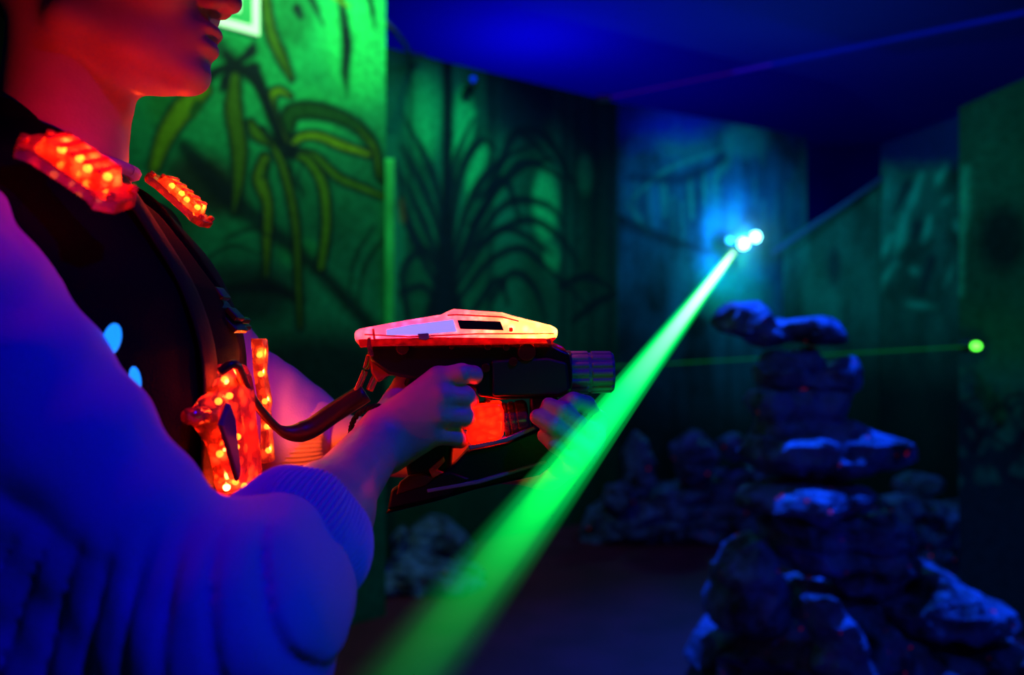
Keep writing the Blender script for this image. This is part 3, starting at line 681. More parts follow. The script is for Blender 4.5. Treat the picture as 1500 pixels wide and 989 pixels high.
D = 2.7
rock('rock', [(1040, 462), (1052, 449), (1075, 445), (1112, 448), (1128, 466), (1160, 466), (1208, 461), (1215, 474), (1238, 500), (1228, 508), (1195, 509), (1140, 508), (1108, 506), (1090, 493), (1058, 490), (1043, 478)], D, 0.20, 'flat blue-lit rock slab on the very top of the rock stack', 1, 0.022, center=(1130, 482))
rock('rock', [(1098, 548), (1103, 533), (1122, 529), (1160, 532), (1183, 540), (1205, 532), (1240, 522), (1254, 535), (1258, 555), (1252, 574), (1215, 572), (1190, 578), (1150, 572), (1115, 568)], D, 0.22, 'saddle-shaped rock slab second from the top of the stack', 2, 0.022, center=(1180, 553))
rock('rock', [(1120, 512), (1190, 508), (1205, 530), (1195, 545), (1135, 545), (1112, 532)], D+0.02, 0.16, 'dark wedge rock between the two topmost slabs', 12, 0.012)
rock('rock', [(1102, 570), (1175, 560), (1232, 570), (1238, 610), (1228, 642), (1165, 650), (1108, 642), (1098, 605)], D+0.02, 0.26, 'dark block of rock under the saddle-shaped slab', 3, 0.022)
rock('rock', [(1082, 642), (1108, 632), (1190, 622), (1228, 610), (1262, 626), (1322, 644), (1334, 662), (1322, 680), (1282, 690), (1215, 698), (1140, 696), (1096, 686), (1080, 664)], D, 0.34, 'broad rock slab jutting to the right at mid height of the stack', 4, 0.028, center=(1200, 660))
rock('rock', [(1078, 722), (1108, 714), (1150, 705), (1205, 706), (1283, 712), (1280, 728), (1240, 746), (1205, 756), (1168, 748), (1135, 744), (1096, 752), (1080, 742)], D-0.08, 0.30, 'bright blue rock ledge with red paint specks across the stack', 5, 0.02, center=(1180, 728))
rock('rock', [(1108, 738), (1190, 730), (1292, 728), (1336, 768), (1338, 796), (1314, 812), (1312, 852), (1270, 864), (1215, 860), (1168, 836), (1134, 806), (1112, 772)], D, 0.42, 'large pitted rock below the red-specked ledge', 6, 0.04, center=(1225, 790))
rock('rock', [(1098, 782), (1052, 818), (1038, 890), (1050, 920), (1110, 932), (1150, 920), (1148, 850), (1130, 800)], D-0.05, 0.30, 'angular boulder at the lower left of the rock stack', 7, 0.022)
rock('rock', [(1268, 866), (1318, 850), (1348, 822), (1402, 850), (1462, 882), (1470, 905), (1440, 912), (1372, 928), (1322, 922), (1288, 900)], D-0.05, 0.42, 'pale sloping rock slab at the lower right of the stack', 8, 0.024, center=(1365, 886))
rock('rock', [(1030, 925), (1080, 905), (1150, 880), (1210, 850), (1300, 870), (1400, 900), (1460, 915), (1490, 960), (1500, 1052), (1020, 1052), (1022, 980)], D+0.05, 0.62, 'wide dark base rock carrying the whole stack', 9, 0.05, center=(1250, 960), res=80)
rock('rock', [(1172, 872), (1215, 868), (1262, 930), (1300, 1010), (1305, 1050), (1215, 1050), (1195, 960)], D-0.34, 0.16, 'narrow upright rock leaning on the front of the base rock', 10, 0.03)
# scattered rocks along the walls
def floor_py(d): return CY+CAMZ*F/d
for i, (px, py, rx, ry, d, lab) in enumerate(((1018, 668, 34, 40, 5.0, 'rounded rock on the pile left of the stack'), (1075, 655, 22, 22, 5.2, 'small rock tucked against the left side of the stack'),
        (935, 680, 26, 48, 5.1, 'tall leaning rock just right of the green beam'), (905, 728, 24, 24, 5.0, 'small low rock beside the green beam'),
        (1348, 710, 34, 18, 4.4, 'low rock behind the right edge of the stack'), (1400, 752, 30, 20, 4.1, 'small rock near the foot of the right wall'),
        (1455, 805, 50, 42, 3.9, 'big boulder at the right edge of the picture'), (1472, 705, 34, 26, 4.3, 'rock against the right wall above the big boulder'),
        (584, 795, 12, 26, 4.3, 'small upright rock under the gun'), (520, 840, 16, 15, 4.1, 'small pale rock beside the sleeve cuff'), (640, 800, 60, 40, 4.6, 'wide dim rock below the gun grip'))):
    fp = floor_py(d); rs = np.random.RandomState(50+i)
    out = []
    for a in np.linspace(0, 2*math.pi, 11, endpoint=False):
        r = 0.85+0.3*rs.rand(); out.append((px+math.cos(a)*rx*r, py-math.sin(a)*ry*r))
    rock('rock', out, d, 0.24, lab, 60+i, 0.02, res=36)
# low banks of stone that carry the scattered rocks
rock('rock', [(850, 760), (880, 735), (935, 722), (1000, 704), (1060, 690), (1110, 672), (1125, 700), (1128, 790), (850, 800)], 5.15, 0.40, 'long dark bank of stone at the foot of the far wall', 71, 0.05, group=None, res=60)
rock('rock', [(1310, 724), (1360, 724), (1420, 768), (1500, 800), (1560, 846), (1560, 868), (1320, 850)], 4.1, 0.40, 'dark bank of stone at the foot of the right wall', 72, 0.05, res=60)
rock('rock', [(470, 850), (520, 838), (600, 815), (690, 832), (720, 850), (700, 862), (480, 866)], 4.2, 0.45, 'dark bank of stone below the palm mural', 73, 0.04, res=60)

# ------------------------------------------------------------------ person
YC = 0.73
TZ = np.array([0.80, 0.92, 1.00, 1.10, 1.20, 1.29, 1.345, 1.385, 1.42, 1.45, 1.48, 1.52], f32)
TX = np.array([-.420, -.415, -.410, -.404, -.400, -.404, -.415, -.425, -.432, -.428, -.42, -.41], f32)
TA = np.array([.118, .120, .115, .110, .116, .120, .112, .098, .080, .062, .05, .045], f32)
TW = np.array([.165, .160, .150, .145, .155, .165, .168, .160, .135, .085, .055, .05], f32)
def torso(p, g=0.0):
    z = p[:, 2]; cx = np.interp(z, TZ, TX); a = np.interp(z, TZ, TA)+g; w = np.interp(z, TZ, TW)+g
    q = np.sqrt(((p[:, 0]-cx)/a)**2+((p[:, 1]-YC)/w)**2)
    return (q-1)*np.minimum(a, w)*0.92

SH_R = (-.410, .560, 1.362); EL_R = (-.188, .505, 1.100); WR_R = P(556, 645, .765)
SH_L = (-.450, .900, 1.370); EL_L = (-.262, .975, 1.175); WR_L = P(800, 680, .875)

def K(px, py, d): return P(px, py, d)
# right hand: grips the handle, index finger along the trigger
RH = []
def fing(lst, pts, rs):
    for a, b, r1, r2 in zip(pts[:-1], pts[1:], rs[:-1], rs[1:]): lst.append((a, b, r1, r2))
kn = [K(642, 555, .764), K(648, 580, .757), K(645, 608, .757), K(638, 636, .762)]
for i, k_ in enumerate(kn):
    wz = lerp(K(563, 622, .762), K(572, 668, .768), i/3)
    RH.append((wz, k_, .0165, .0125-.0006*i))
RHF = []
RHF.append([(kn[0], K(676, 547, .760), .0108, .0098), (K(676, 547, .760), K(694, 549, .772), .0096, .0088), (K(694, 549, .772), K(698, 556, .792), .0088, .0078)])
RHF.append([(kn[1], K(681, 581, .764), .0112, .0104), (K(681, 581, .764), K(688, 588, .793), .0100, .0092), (K(688, 588, .793), K(664, 592, .816), .0090, .0080)])
RHF.append([(kn[2], K(679, 610, .764), .0110, .0102), (K(679, 610, .764), K(684, 616, .793), .0098, .0090), (K(684, 616, .793), K(660, 620, .816), .0088, .0078)])
RHF.append([(kn[3], K(667, 640, .767), .0100, .0092), (K(667, 640, .767), K(674, 645, .792), .0088, .0080), (K(674, 645, .792), K(652, 648, .812), .0078, .0070)])
RHT = [(K(572, 610, .780), K(596, 566, .806), .018, .0145), (K(596, 566, .806), K(632, 556, .842), .0140, .0115), (K(632, 556, .842), K(664, 560, .846), .0112, .0090)]
# left hand: supports the fore-end from below, finger ends showing on the near side
LP = K(862, 668, .825)
LHK = [K(872, 618, .800), K(868, 640, .785), K(858, 660, .780), K(846, 676, .785)]
LH = [(WR_L, k_, .021, .0135) for k_ in LHK]
LHF = [[(LHK[0], K(858, 594, .778), .0105, .0100), (K(858, 594, .778), K(840, 588, .764), .0098, .0092), (K(840, 588, .764), K(826, 594, .768), .0090, .0080)],
       [(LHK[1], K(845, 622, .758), .0108, .0100), (K(845, 622, .758), K(822, 602, .752), .0098, .0090), (K(822, 602, .752), K(804, 594, .760), .0088, .0078)],
       [(LHK[2], K(835, 642, .755), .0106, .0100), (K(835, 642, .755), K(810, 624, .748), .0098, .0090), (K(810, 624, .748), K(788, 611, .757), .0090, .0080)],
       [(LHK[3], K(830, 662, .760), .0098, .0092), (K(830, 662, .760), K(812, 650, .752), .0090, .0082), (K(812, 650, .752), K(797, 638, .760), .0080, .0070)]]
LHT = [(WR_L, K(820, 650, .865), .018, .0145), (K(820, 650, .865), K(838, 612, .862), .0140, .0115), (K(838, 612, .862), K(850, 588, .858), .0112, .0090)]

def hand(p, mc, fs, th):
    d = None
    for a, b, r1, r2 in mc:
        c = cap(p, a, b, r1, r2); d = c if d is None else smin(d, c, .010)
    for fg in fs:
        e = None
        for a, b, r1, r2 in fg:
            c = cap(p, a, b, r1, r2); e = c if e is None else smin(e, c, .002)
        d = smin(d, e, .0035)
    e = None
    for a, b, r1, r2 in th:
        c = cap(p, a, b, r1, r2); e = c if e is None else smin(e, c, .004)
    return smin(d, e, .012)

def near(p, c, r):
    return np.linalg.norm(p-np.array(c, f32), axis=1) < r

def head(p):
    d = ell(p, (-.392, YC, 1.668), (.098, .076, .098))
    d = smin(d, ell(p, (-.338, YC, 1.612), (.056, .058, .080)), .03)
    for s in (-1, 1):
        d = smin(d, cap(p, (-.378, YC+s*.052, 1.572), (-.305, YC+s*.010, 1.546), .018, .0165), .022)
        d = smin(d, ell(p, (-.308, YC+s*.036, 1.612), (.026, .022, .022)), .02)
    d = smin(d, ell(p, (-.335, YC, 1.560), (.040, .044, .030)), .02)
    d = smin(d, ell(p, (-.2945, YC, 1.5405), (.0165, .020, .0160)), .012)
    d = smin(d, ell(p, (-.300, YC, 1.574), (.0285, .030, .024)), .012)
    d = smin(d, ell(p, (-.2765, YC, 1.5800), (.0095, .019, .0060)), .005)
    d = smin(d, ell(p, (-.2795, YC, 1.5640), (.0095, .017, .0066)), .005)
    d = smax(d, -ell(p, (-.2660, YC, 1.5722), (.011, .024, .0016)), .003)
    d = smax(d, -ell(p, (-.2660, YC, 1.5520), (.0125, .020, .0050)), .006)
    d = smin(d, cap(p, (-.292, YC, 1.652), (-.2655, YC, 1.6095), .009, .0118), .012)
    d = smin(d, ell(p, (-.2585, YC, 1.6070), (.0110, .0105, .0100)), .006)
    for s in (-1, 1):
        d = smin(d, ell(p, (-.2715, YC+s*.0125, 1.6040), (.0105, .0065, .0080)), .005)
        d = smax(d, -ell(p, (-.2630, YC+s*.0065, 1.5965), (.0060, .0030, .0040)), .003)
        d = smax(d, -ell(p, (-.281, YC+s*.031, 1.650), (.014, .017, .011)), .012)
        d = smin(d, ell(p, (-.2985, YC+s*.031, 1.650), (.012, .0125, .0115)), .003)
        d = smin(d, ell(p, (-.290, YC+s*.028, 1.671), (.012, .024, .007)), .012)
        e = ell(p, (-.392, YC+s*.078, 1.635), (.017, .008, .031)); e = smax(e, -ell(p, (-.388, YC+s*.085, 1.638), (.009, .006, .018)), .004)
        d = smin(d, e, .006)
    return d

def body(p):
    d = torso(p, -.012)
    nk = cap(p, (-.398, YC, 1.575), (-.416, YC, 1.44), .050, .0545)
    nk = smin(nk, ell(p, (-.3625, YC, 1.515), (.012, .014, .014)), .014)
    nk = smin(nk, cap(p, (-.420, YC-.035, 1.60), (-.385, YC-.014, 1.465), .012, .009), .02)
    d = smin(d, nk, .03)
    m = near(p, (-.36, YC, 1.62), .22); h = np.full(len(p), .1, f32)
    if m.any(): h[m] = head(p[m])
    d = smin(d, h, .016)
    d = smin(d, cap(p, SH_R, EL_R, .050, .036), .03); d = smin(d, cap(p, SH_L, EL_L, .050, .036), .03)
    fr = smin(cap(p, EL_R, WR_R, .044, .0255), cap(p, lerp(EL_R, WR_R, .25), lerp(EL_R, WR_R, .55), .044, .040), .02)
    d = smin(d, fr, .012)
    d = smin(d, cap(p, EL_L, WR_L, .038, .0245), .012)
    m = near(p, K(620, 600, .78), .15)
    if m.any(): d[m] = smin(d[m], hand(p[m], RH, RHF, RHT), .014)
    m = near(p, K(835, 640, .80), .15)
    if m.any(): d[m] = smin(d[m], hand(p[m], LH, LHF, LHT), .014)
    return d

person = link_mesh('person', mesh_sdf('person', body, (-.56, .42, .93), (.16, 1.06, 1.80), .0025), M['skin'])
tag(person, 'person in profile wearing a lit black vest over a pushed-up sweater, holding the laser gun', 'person')

for s in (-1, 1):
    bm = bmesh.new(); bmesh.ops.create_uvsphere(bm, u_segments=16, v_segments=10, radius=.0116)
    for v in bm.verts: v.co += Vector((-.2935, YC+s*.031, 1.650))
    from_bm('eye', bm, basic('eye_white', (.7, .7, .7), .2), person, smooth=True)

def hairf(p):
    d = ell(p, (-.398, YC, 1.676), (.108, .086, .106))
    cut = (p[:, 0]+.330)*.75+(1.690-p[:, 2])*.62   # in front of and below the hairline
    d = smax(d, cut, .01)
    q = p*f32(1); d = d+.003*np.sin(q[:, 0]*260+q[:, 2]*90)*np.sin(q[:, 1]*240+q[:, 0]*60)
    return d
link_mesh('hair', mesh_sdf('hair', hairf, (-.53, .60, 1.54), (-.26, .86, 1.82), .0035), M['hair'], person)

# sweater: loose knit, sleeves pushed up to the middle of the forearms
CU_R0 = lerp(EL_R, WR_R, .28); CU_R1 = Vector(P(440, 785, .615))
def folds(p):
    x, y, z = p[:, 0], p[:, 1], p[:, 2]
    w = .6*np.sin(x*19+z*13)+.5*np.sin(y*23-z*17+1.3)
    a = np.sin((x*62-z*30+y*22)+2.2*w); b = np.sin((x*36+z*58)+2.6*w+1.1)
    return .0032*a*np.abs(a)+.0026*b
def folds_arm(p):
    x, y, z = p[:, 0], p[:, 1], p[:, 2]
    w = .8*np.sin(x*17+z*9+y*6)+.5*np.sin(y*27-z*21+1.3)
    # folds fanning out below the bend of the elbow, and soft creases across the upper arm
    dx, dz = x+.215, 1.32-z; th = np.arctan2(dx, np.maximum(dz, .004)); rr = np.hypot(dx, dz)
    fan = 1-np.abs(np.sin(th*27+1.1*w)); lo = np.clip((rr-.09)/.06, 0, 1)*np.clip((1.19-z)/.03, 0, 1)
    up = np.clip((z-1.12)/.08, 0, 1); b = np.sin(z*95-x*45+1.6*w); c2 = 1-np.abs(np.sin(z*38+x*33+1.2*w+.5))
    fine = np.sin(x*150+z*60+4*w)*np.sin(y*120-z*90+3*w)
    return .0055*fan*fan*lo+up*(.0018*b+.0028*c2**3)+.0009*fine-.001*lo
def sweater(p):
    d = torso(p, .008)+folds(p)
    sl = smin(cap(p, SH_R, EL_R, .060, .052), cap(p, EL_R, lerp(EL_R, CU_R1, .60), .057, .058), .03)
    sl = smin(sl, cap(p, lerp(EL_R, CU_R1, .2), (-.23, .54, 1.02), .056, .050), .055)     # slack hanging under the elbow
    sl = smin(sl, cap(p, (-.38, .525, 1.25), (-.26, .515, 1.02), .05, .055), .05)
    sl = sl+folds_arm(p)
    d = smin(d, sl, .022)
    s2 = smin(cap(p, SH_L, EL_L, .062, .060), cap(p, EL_L, P(440, 655, .955), .060, .050), .03)+folds(p)*1.2
    d = smin(d, s2, .022)
    d = smax(d, -cap(p, (-.405, YC, 1.60), (-.415, YC, 1.474), .062, .060), .008)
    return d
link_mesh('sweater', mesh_sdf('sweater', sweater, (-.58, .36, .90), (-.08, 1.08, 1.50), .0032), M['knit'], person)

def ribbed_tube(name, a, b, r0, rm, r1, ribs, parent, mat, amp=.0011, sag=(0, 0, 0)):
    bm = bmesh.new(); seg = ribs*6; rings = []; n = 22; a = Vector(a); b = Vector(b); t, nn, uu = frame_of(a, b)
    prof = [(k/(n-1), 1) for k in range(n)]
    for k in range(n):
        s = k/(n-1); r = (r0*(1-s)**2+2*rm*s*(1-s)+r1*s*s); c = a+(b-a)*s+Vector(sag)*math.sin(math.pi*s*.5)
        if k == n-1: c = c-t*.004; r = r-.006
        elif k == n-2: r = r-.0015
        ring = []
        for i in range(seg):
            an = 2*math.pi*i/seg; rr = r+amp*math.cos(ribs*an)+.0016*math.sin(3*an+s*4)+.0012*math.sin(7*an-s*6)
            ring.append(bm.verts.new(c+nn*math.cos(an)*rr+uu*math.sin(an)*rr))
        rings.append(ring)
    for k in range(n-1):
        for i in range(seg): bm.faces.new((rings[k][i], rings[k][(i+1) % seg], rings[k+1][(i+1) % seg], rings[k+1][i]))
    bm.faces.new(rings[-1]); bm.faces.new(rings[0][::-1])
    return from_bm(name, bm, mat, parent, smooth=True)
ribbed_tube('cuff', Vector(EL_R)*.50+Vector(CU_R1)*.50, Vector(CU_R1)+(Vector(CU_R1)-Vector(EL_R))*.20, .044, .0700, .048, 84, person, M['knit'])
ribbed_tube('cuff', P(425, 655, .960), P(500, 652, .945), .048, .056, .043, 64, person, M['knit'])
# neckline of the sweater
bm = bmesh.new(); ring = []
for k in range(33):
    a = 2*math.pi*k/32; ring.append((-.4135+.0615*math.cos(a), YC+.0615*math.sin(a), 1.464-.010*math.cos(a)))
add_tube(bm, ring, .006, 8, caps=False); from_bm('collar', bm, M['knit'], person, smooth=True)

def trousers(p):
    d = torso(p*np.array((1, 1, 0), f32)+np.array((0, 0, .93), f32), .006); d = smax(smax(d, p[:, 2]-.96, .01), .84-p[:, 2], .04)
    for s in (-1, 1):
        d = smin(d, smin(cap(p, (-.42, YC+s*.085, .88), (-.40, YC+s*.11, .50), .088, .062), cap(p, (-.40, YC+s*.11, .50), (-.43, YC+s*.13, .10), .062, .052), .03), .03)
    return d+.004*np.sin(p[:, 2]*60+3*np.sin(p[:, 0]*20))
link_mesh('trousers', mesh_sdf('trousers', trousers, (-.60, .45, .03), (-.24, 1.0, 1.0), .010, slack=.01), M['trouser'], person)
for s in (-1, 1):
    def shoe(p, s=s):
        y = YC+s*.135
        d = smin(cap(p, (-.47, y, .048), (-.26, y, .036), .042, .036), cap(p, (-.44, y, .05), (-.435, y, .11), .044, .046), .03)
        return smax(d, -p[:, 2]+.001, .004)
    link_mesh('shoe', mesh_sdf('shoe', shoe, (-.56, YC+s*.135-.08, -.02), (-.18, YC+s*.135+.08, .18), .006), M['rubber'], person)

# braided bracelet around the right wrist
bm = bmesh.new(); wa = Vector(WR_R); ax, nn, uu = frame_of(EL_R, WR_R); ce = wa+ax*.004
for st in range(3):
    pts = []
    for k in range(97):
        a = 2*math.pi*k/96; rr = .0315+.0012*math.sin(14*a+st*2.1); pts.append(ce+nn*math.cos(a)*rr+uu*math.sin(a)*rr*1.02+ax*.0022*math.cos(14*a+st*2.1)+ax*math.sin(a)*.004)
    add_tube(bm, pts, .0017, 6, caps=False)
br = from_bm('bracelet', bm, M['strap'], person, smooth=True); br['label'] = 'dark braided bracelet on the near wrist'

# ------------------------------------------------------------------ laser tag vest
vest = empty('laser_tag_vest', (-.40, YC, 1.05), 'black laser tag vest with glowing red sensors worn over the sweater', 'vest')
def vestf(p):
    x, y, z = p[:, 0], p[:, 1], p[:, 2]
    d = torso(p, .022)+.0012*np.sin(z*70+x*25)
    # padded straps over the shoulders
    for y0 in (.625, .868):
        st = None; pts = [(-.36, y0, 1.36), (-.40, y0, 1.425), (-.44, y0, 1.435), (-.49, y0, 1.40)]
        for a, b in zip(pts[:-1], pts[1:]):
            q = p.copy(); q[:, 1] = y0+(q[:, 1]-y0)*.38
            c = cap(q, a, b, .022, .022); st = c if st is None else smin(st, c, .02)
        d = smin(d, st, .03)
    # opening for the neck and the front opening showing the sweater
    d = smax(d, -cap(p, (-.405, YC+.010, 1.62), (-.412, YC+.012, 1.43), .076, .066), .03)
    t = np.clip((z-1.315)/.13, 0, 1); near_e = .782-.050*t; far_e = .790+.030*t
    op = np.maximum(np.maximum(near_e-y, y-far_e), np.maximum(1.315-z, -.40-x))
    d = smax(d, -op, .006)
    # arm holes
    for s, sh in ((-1, SH_R), (1, SH_L)):
        d = smax(d, -cap(p, (sh[0]-.02, YC+s*(.20 if s < 0 else .235), 1.33), (sh[0]-.01, YC+s*(.20 if s < 0 else .235), 1.25), .078, .070), .01)
    return smax(d, 1.02-z, .01)
link_mesh('vest_body', mesh_sdf('vest_body', vestf, (-.58, .48, .98), (-.20, .98, 1.50), .0035), M['vest'], vest)

def module(name, bmf, mat, parent, leds, label=None, power=.25, color=(1, .030, .004), base=None):
    o = bmf
    if label: o['label'] = label
    for c in leds:
        b2 = bmesh.new(); bmesh.ops.create_uvsphere(b2, u_segments=10, v_segments=6, radius=.0032)
        for v in b2.verts: v.co += Vector(c)
        from_bm('led', b2, M['led'], o, smooth=True)
        lamp('led_light', 'POINT', Vector(c)+Vector((.0060, -.0035, .003)), color, 5*power/len(leds), .002)
    return o

def oriented(c, ax, up):
    from mathutils import Matrix
    x = Vector(ax).normalized(); z = Vector(up); z = (z-x*z.dot(x)).normalized(); y = z.cross(x)
    return Matrix((x, y, z)).transposed(), Vector(c)

# shoulder sensor: stepped clear shell with end lugs
def shoulder_lamp(c, ax, up, L, Wd, H, label, power, color=(1, .030, .004)):
    R, C = oriented(c, ax, up); bm = bmesh.new()
    def loc(x, y, z): return C+R@Vector((x, y, z))
    def slab(outl, z0, z1, k=1.0):
        a = [bm.verts.new(loc(x, y, z0)) for x, y in outl]; b = [bm.verts.new(loc(x*k, y*k, z1)) for x, y in outl]
        bm.faces.new(a[::-1]); bm.faces.new(b); n = len(outl)
        for i in range(n): bm.faces.new((a[i], a[(i+1) % n], b[(i+1) % n], b[i]))
    l, w_ = L/2, Wd/2
    slab([(-l, -w_*.5), (-l*.78, -w_), (-l*.55, -w_*.75), (l*.55, -w_*.75), (l*.78, -w_), (l, -w_*.5), (l, w_*.5), (l*.78, w_), (l*.55, w_*.75), (-l*.55, w_*.75), (-l*.78, w_), (-l, w_*.5)], 0, H*.45)
    slab([(-l*.66, -w_*.55), (-l*.5, -w_*.72), (l*.5, -w_*.72), (l*.66, -w_*.55), (l*.66, w_*.55), (l*.5, w_*.72), (-l*.5, w_*.72), (-l*.66, w_*.55)], H*.45, H, .86)
    for i in range(5): 
        x = -l*.5+l*.25*i
        slab([(x-.0022, -w_*.55), (x+.0022, -w_*.55), (x+.0022, w_*.55), (x-.0022, w_*.55)], H, H+.002)
    for sx in (-1, 1):
        for sy in (-1, 1):
            xx, yy = sx*l*.86, sy*w_*.55; slab([(xx+.0035*math.cos(q*1.047), yy+.0035*math.sin(q*1.047)) for q in range(6)], H*.45, H*.7)
    o = from_bm('shoulder_lamp', bm, M['redshell'], vest, bevel=.0015)
    leds = [loc(l*q, w_*s_, H*.55) for q, s_ in ((-.45, .2), (-.15, .35), (.12, .1), (.42, .35))]
    return module('shoulder_lamp', o, None, vest, leds, label, power, color)
shoulder_lamp(P(110, 262, .585), Vector(P(180, 306, .60))-Vector(P(48, 218, .60)), (.62, -.42, .66), .086, .044, .022, 'red glowing sensor on the near shoulder strap', .26)
shoulder_lamp(P(259, 298, .835), Vector(P(303, 328, .84))-Vector(P(226, 260, .84)), (.62, -.10, .78), .078, .042, .017, 'orange-red glowing sensor on the far shoulder strap', .22, (1, .12, .01))

# front sensor: coffin-shaped clear cover with a dark lozenge window
def plate_outline(bm, outl, n, th, k=.8):
    C = sum((Vector(p) for p in outl), Vector())/len(outl); n = Vector(n).normalized()
    a = [bm.verts.new(Vector(p)) for p in outl]; b = [bm.verts.new(Vector(p)+n*th*.6) for p in outl]
    c = [bm.verts.new(C+(Vector(p)-C)*k+n*th) for p in outl]; m = len(outl)
    bm.faces.new(a[::-1]); bm.faces.new(c)
    for u, v in ((a, b), (b, c)):
        for i in range(m): bm.faces.new((u[i], u[(i+1) % m], v[(i+1) % m], v[i]))
def fp(y, z, x=None):   # a point on the front of the vest
    cx = np.interp(z, TZ, TX)+np.interp(z, TZ, TA)+.021
    a = float(np.interp(z, TZ, TA))+.022; ww = float(np.interp(z, TZ, TW))+.022
    k = math.sqrt(max(0.05, 1-((y-YC)/ww)**2)); return (float(np.interp(z, TZ, TX))+a*k, y, z)
def onvest(px, py, tx):
    """point of the front face seen at a pixel when the face stands at x=tx"""
    d = tx*F/(px-CX); return P(px, py, d)
X0 = -.252
ol = [(316, 533), (344, 533), (350, 560), (352, 600), (360, 660), (366, 716), (318, 728), (292, 640), (276, 618), (276, 602), (300, 570)]
pts = [onvest(px, py, X0-.012*(1 if px < 330 else 0)) for px, py in ol]
bm = bmesh.new(); plate_outline(bm, pts, (1, -.25, 0), .020, .80)
fl = from_bm('front_lamp', bm, M['redshell'], vest, bevel=.002)
leds = [Vector(onvest(px, py, X0+.0)) for px, py in ((329, 556), (336, 580), (320, 588), (348, 640), (346, 655), (322, 665), (332, 714), (345, 706), (358, 712))]
module('front_lamp', fl, None, vest, leds, 'red glowing coffin-shaped sensor on the front of the vest', .28)
loz = [onvest(px, py, X0+.016) for px, py in ((330, 590), (338, 612), (346, 690), (343, 706), (330, 660), (318, 622))]
bm = bmesh.new(); plate_outline(bm, loz, (1, -.25, 0), .005, .95); from_bm('sensor_window', bm, basic('sensor_window', (.10, .04, .18), .15), vest, bevel=.001)
bm = bmesh.new(); add_tube(bm, [onvest(276, 610, X0), onvest(300, 610, X0+.004)], .0065, 12); from_bm('lamp_lug', bm, M['redshell'], vest, smooth=True)
# far edge light bar
XB = -.262
bpts = [(370, 496), (388, 496), (390, 512), (388, 545), (393, 575), (396, 590), (394, 600), (396, 625), (398, 655), (400, 676), (386, 678), (384, 655), (385, 620), (383, 600), (380, 585), (374, 545), (372, 515)]
bm = bmesh.new(); o_ = [P(px, py, .835) for px, py in bpts]
a = [bm.verts.new(Vector(p)+Vector((0, -.008, 0))) for p in o_]; b = [bm.verts.new(Vector(p)+Vector((0, .010, 0))) for p in o_]
bm.faces.new(a); bm.faces.new(b[::-1])
for i in range(len(a)): bm.faces.new((a[i], b[i], b[(i+1) % len(a)], a[(i+1) % len(a)]))
fb = from_bm('side_lamp', bm, M['redshell'], vest, bevel=.0015)
module('side_lamp', fb, None, vest, [Vector(P(px, py, .836)) for px, py in ((380, 520), (382, 548), (388, 588), (391, 625), (393, 660))], 'narrow orange-red glowing bar on the far edge of the vest', .14, (1, .16, .01))
# fluorescent tags
for px, py, dd, rx, rz, rot in ((164, 497, .560, .0065, .0115, .25), (198, 556, .575, .0042, .0095, -.15), (298, 415, .775, .0035, .0045, .3), (301, 426, .775, .0030, .0030, .3)):
    bm = bmesh.new(); bmesh.ops.create_uvsphere(bm, u_segments=16, v_segments=10, radius=1)
    for v in bm.verts:
        x, y, z = v.co.x*rx, v.co.y*.002, v.co.z*rz; v.co = Vector((x*math.cos(rot)+z*math.sin(rot), y, z*math.cos(rot)-x*math.sin(rot)))+Vector(P(px, py, dd))
    from_bm('reflective_tag', bm, M['tagglow'], vest, smooth=True)
# buckles and adjusters on the straps
for (px, py, dd, sx, sz, rot) in ((338, 470, .775, .030, .018, .8), (318, 440, .77, .026, .014, .9), (262, 395, .75, .024, .014, .9), (352, 478, .80, .012, .020, .3)):
    from mathutils import Matrix
    bm = bmesh.new(); add_box(bm, P(px, py, dd), (sx, .034, .006), Matrix.Rotation(rot, 3, 'Y')); add_box(bm, Vector(P(px, py, dd))+Vector((.004, 0, .006)), (sx*.5, .022, .006), Matrix.Rotation(rot, 3, 'Y'))
    from_bm('buckle', bm, M['black'], vest, bevel=.0015)
for y0, pts in ((.69, [(1.44, 0), (1.39, 0), (1.34, 0), (1.28, 0), (1.20, 0), (1.12, 0)]), (.84, [(1.43, 0), (1.38, 0), (1.33, 0), (1.28, 0), (1.20, 0), (1.12, 0)])):
    bm = bmesh.new(); add_tube(bm, curve_pts([Vector(fp(y0, z))+Vector((.003, 0, 0)) for z, _ in pts], 5), .017, 10, flat=.18, up=(1, 0, .3)); from_bm('webbing_strap', bm, M['strap'], vest, smooth=True)
# tether from the vest to the gun
bm = bmesh.new(); tp = curve_pts([onvest(322, 545, -.245), onvest(345, 535, -.235), P(362, 570, .72), P(385, 605, .74), P(415, 632, .76), P(450, 630, .775), P(490, 604, .785), P(535, 575, .79)], 8)
add_tube(bm, tp, [.0040]*30+[.0040+.0062*min(1, k/8) for k in range(len(tp)-30)], 12, flat=1.0); te = from_bm('tether', bm, M['rubber'], vest, smooth=True); te['label'] = 'thick black tether looping from the vest to the gun'

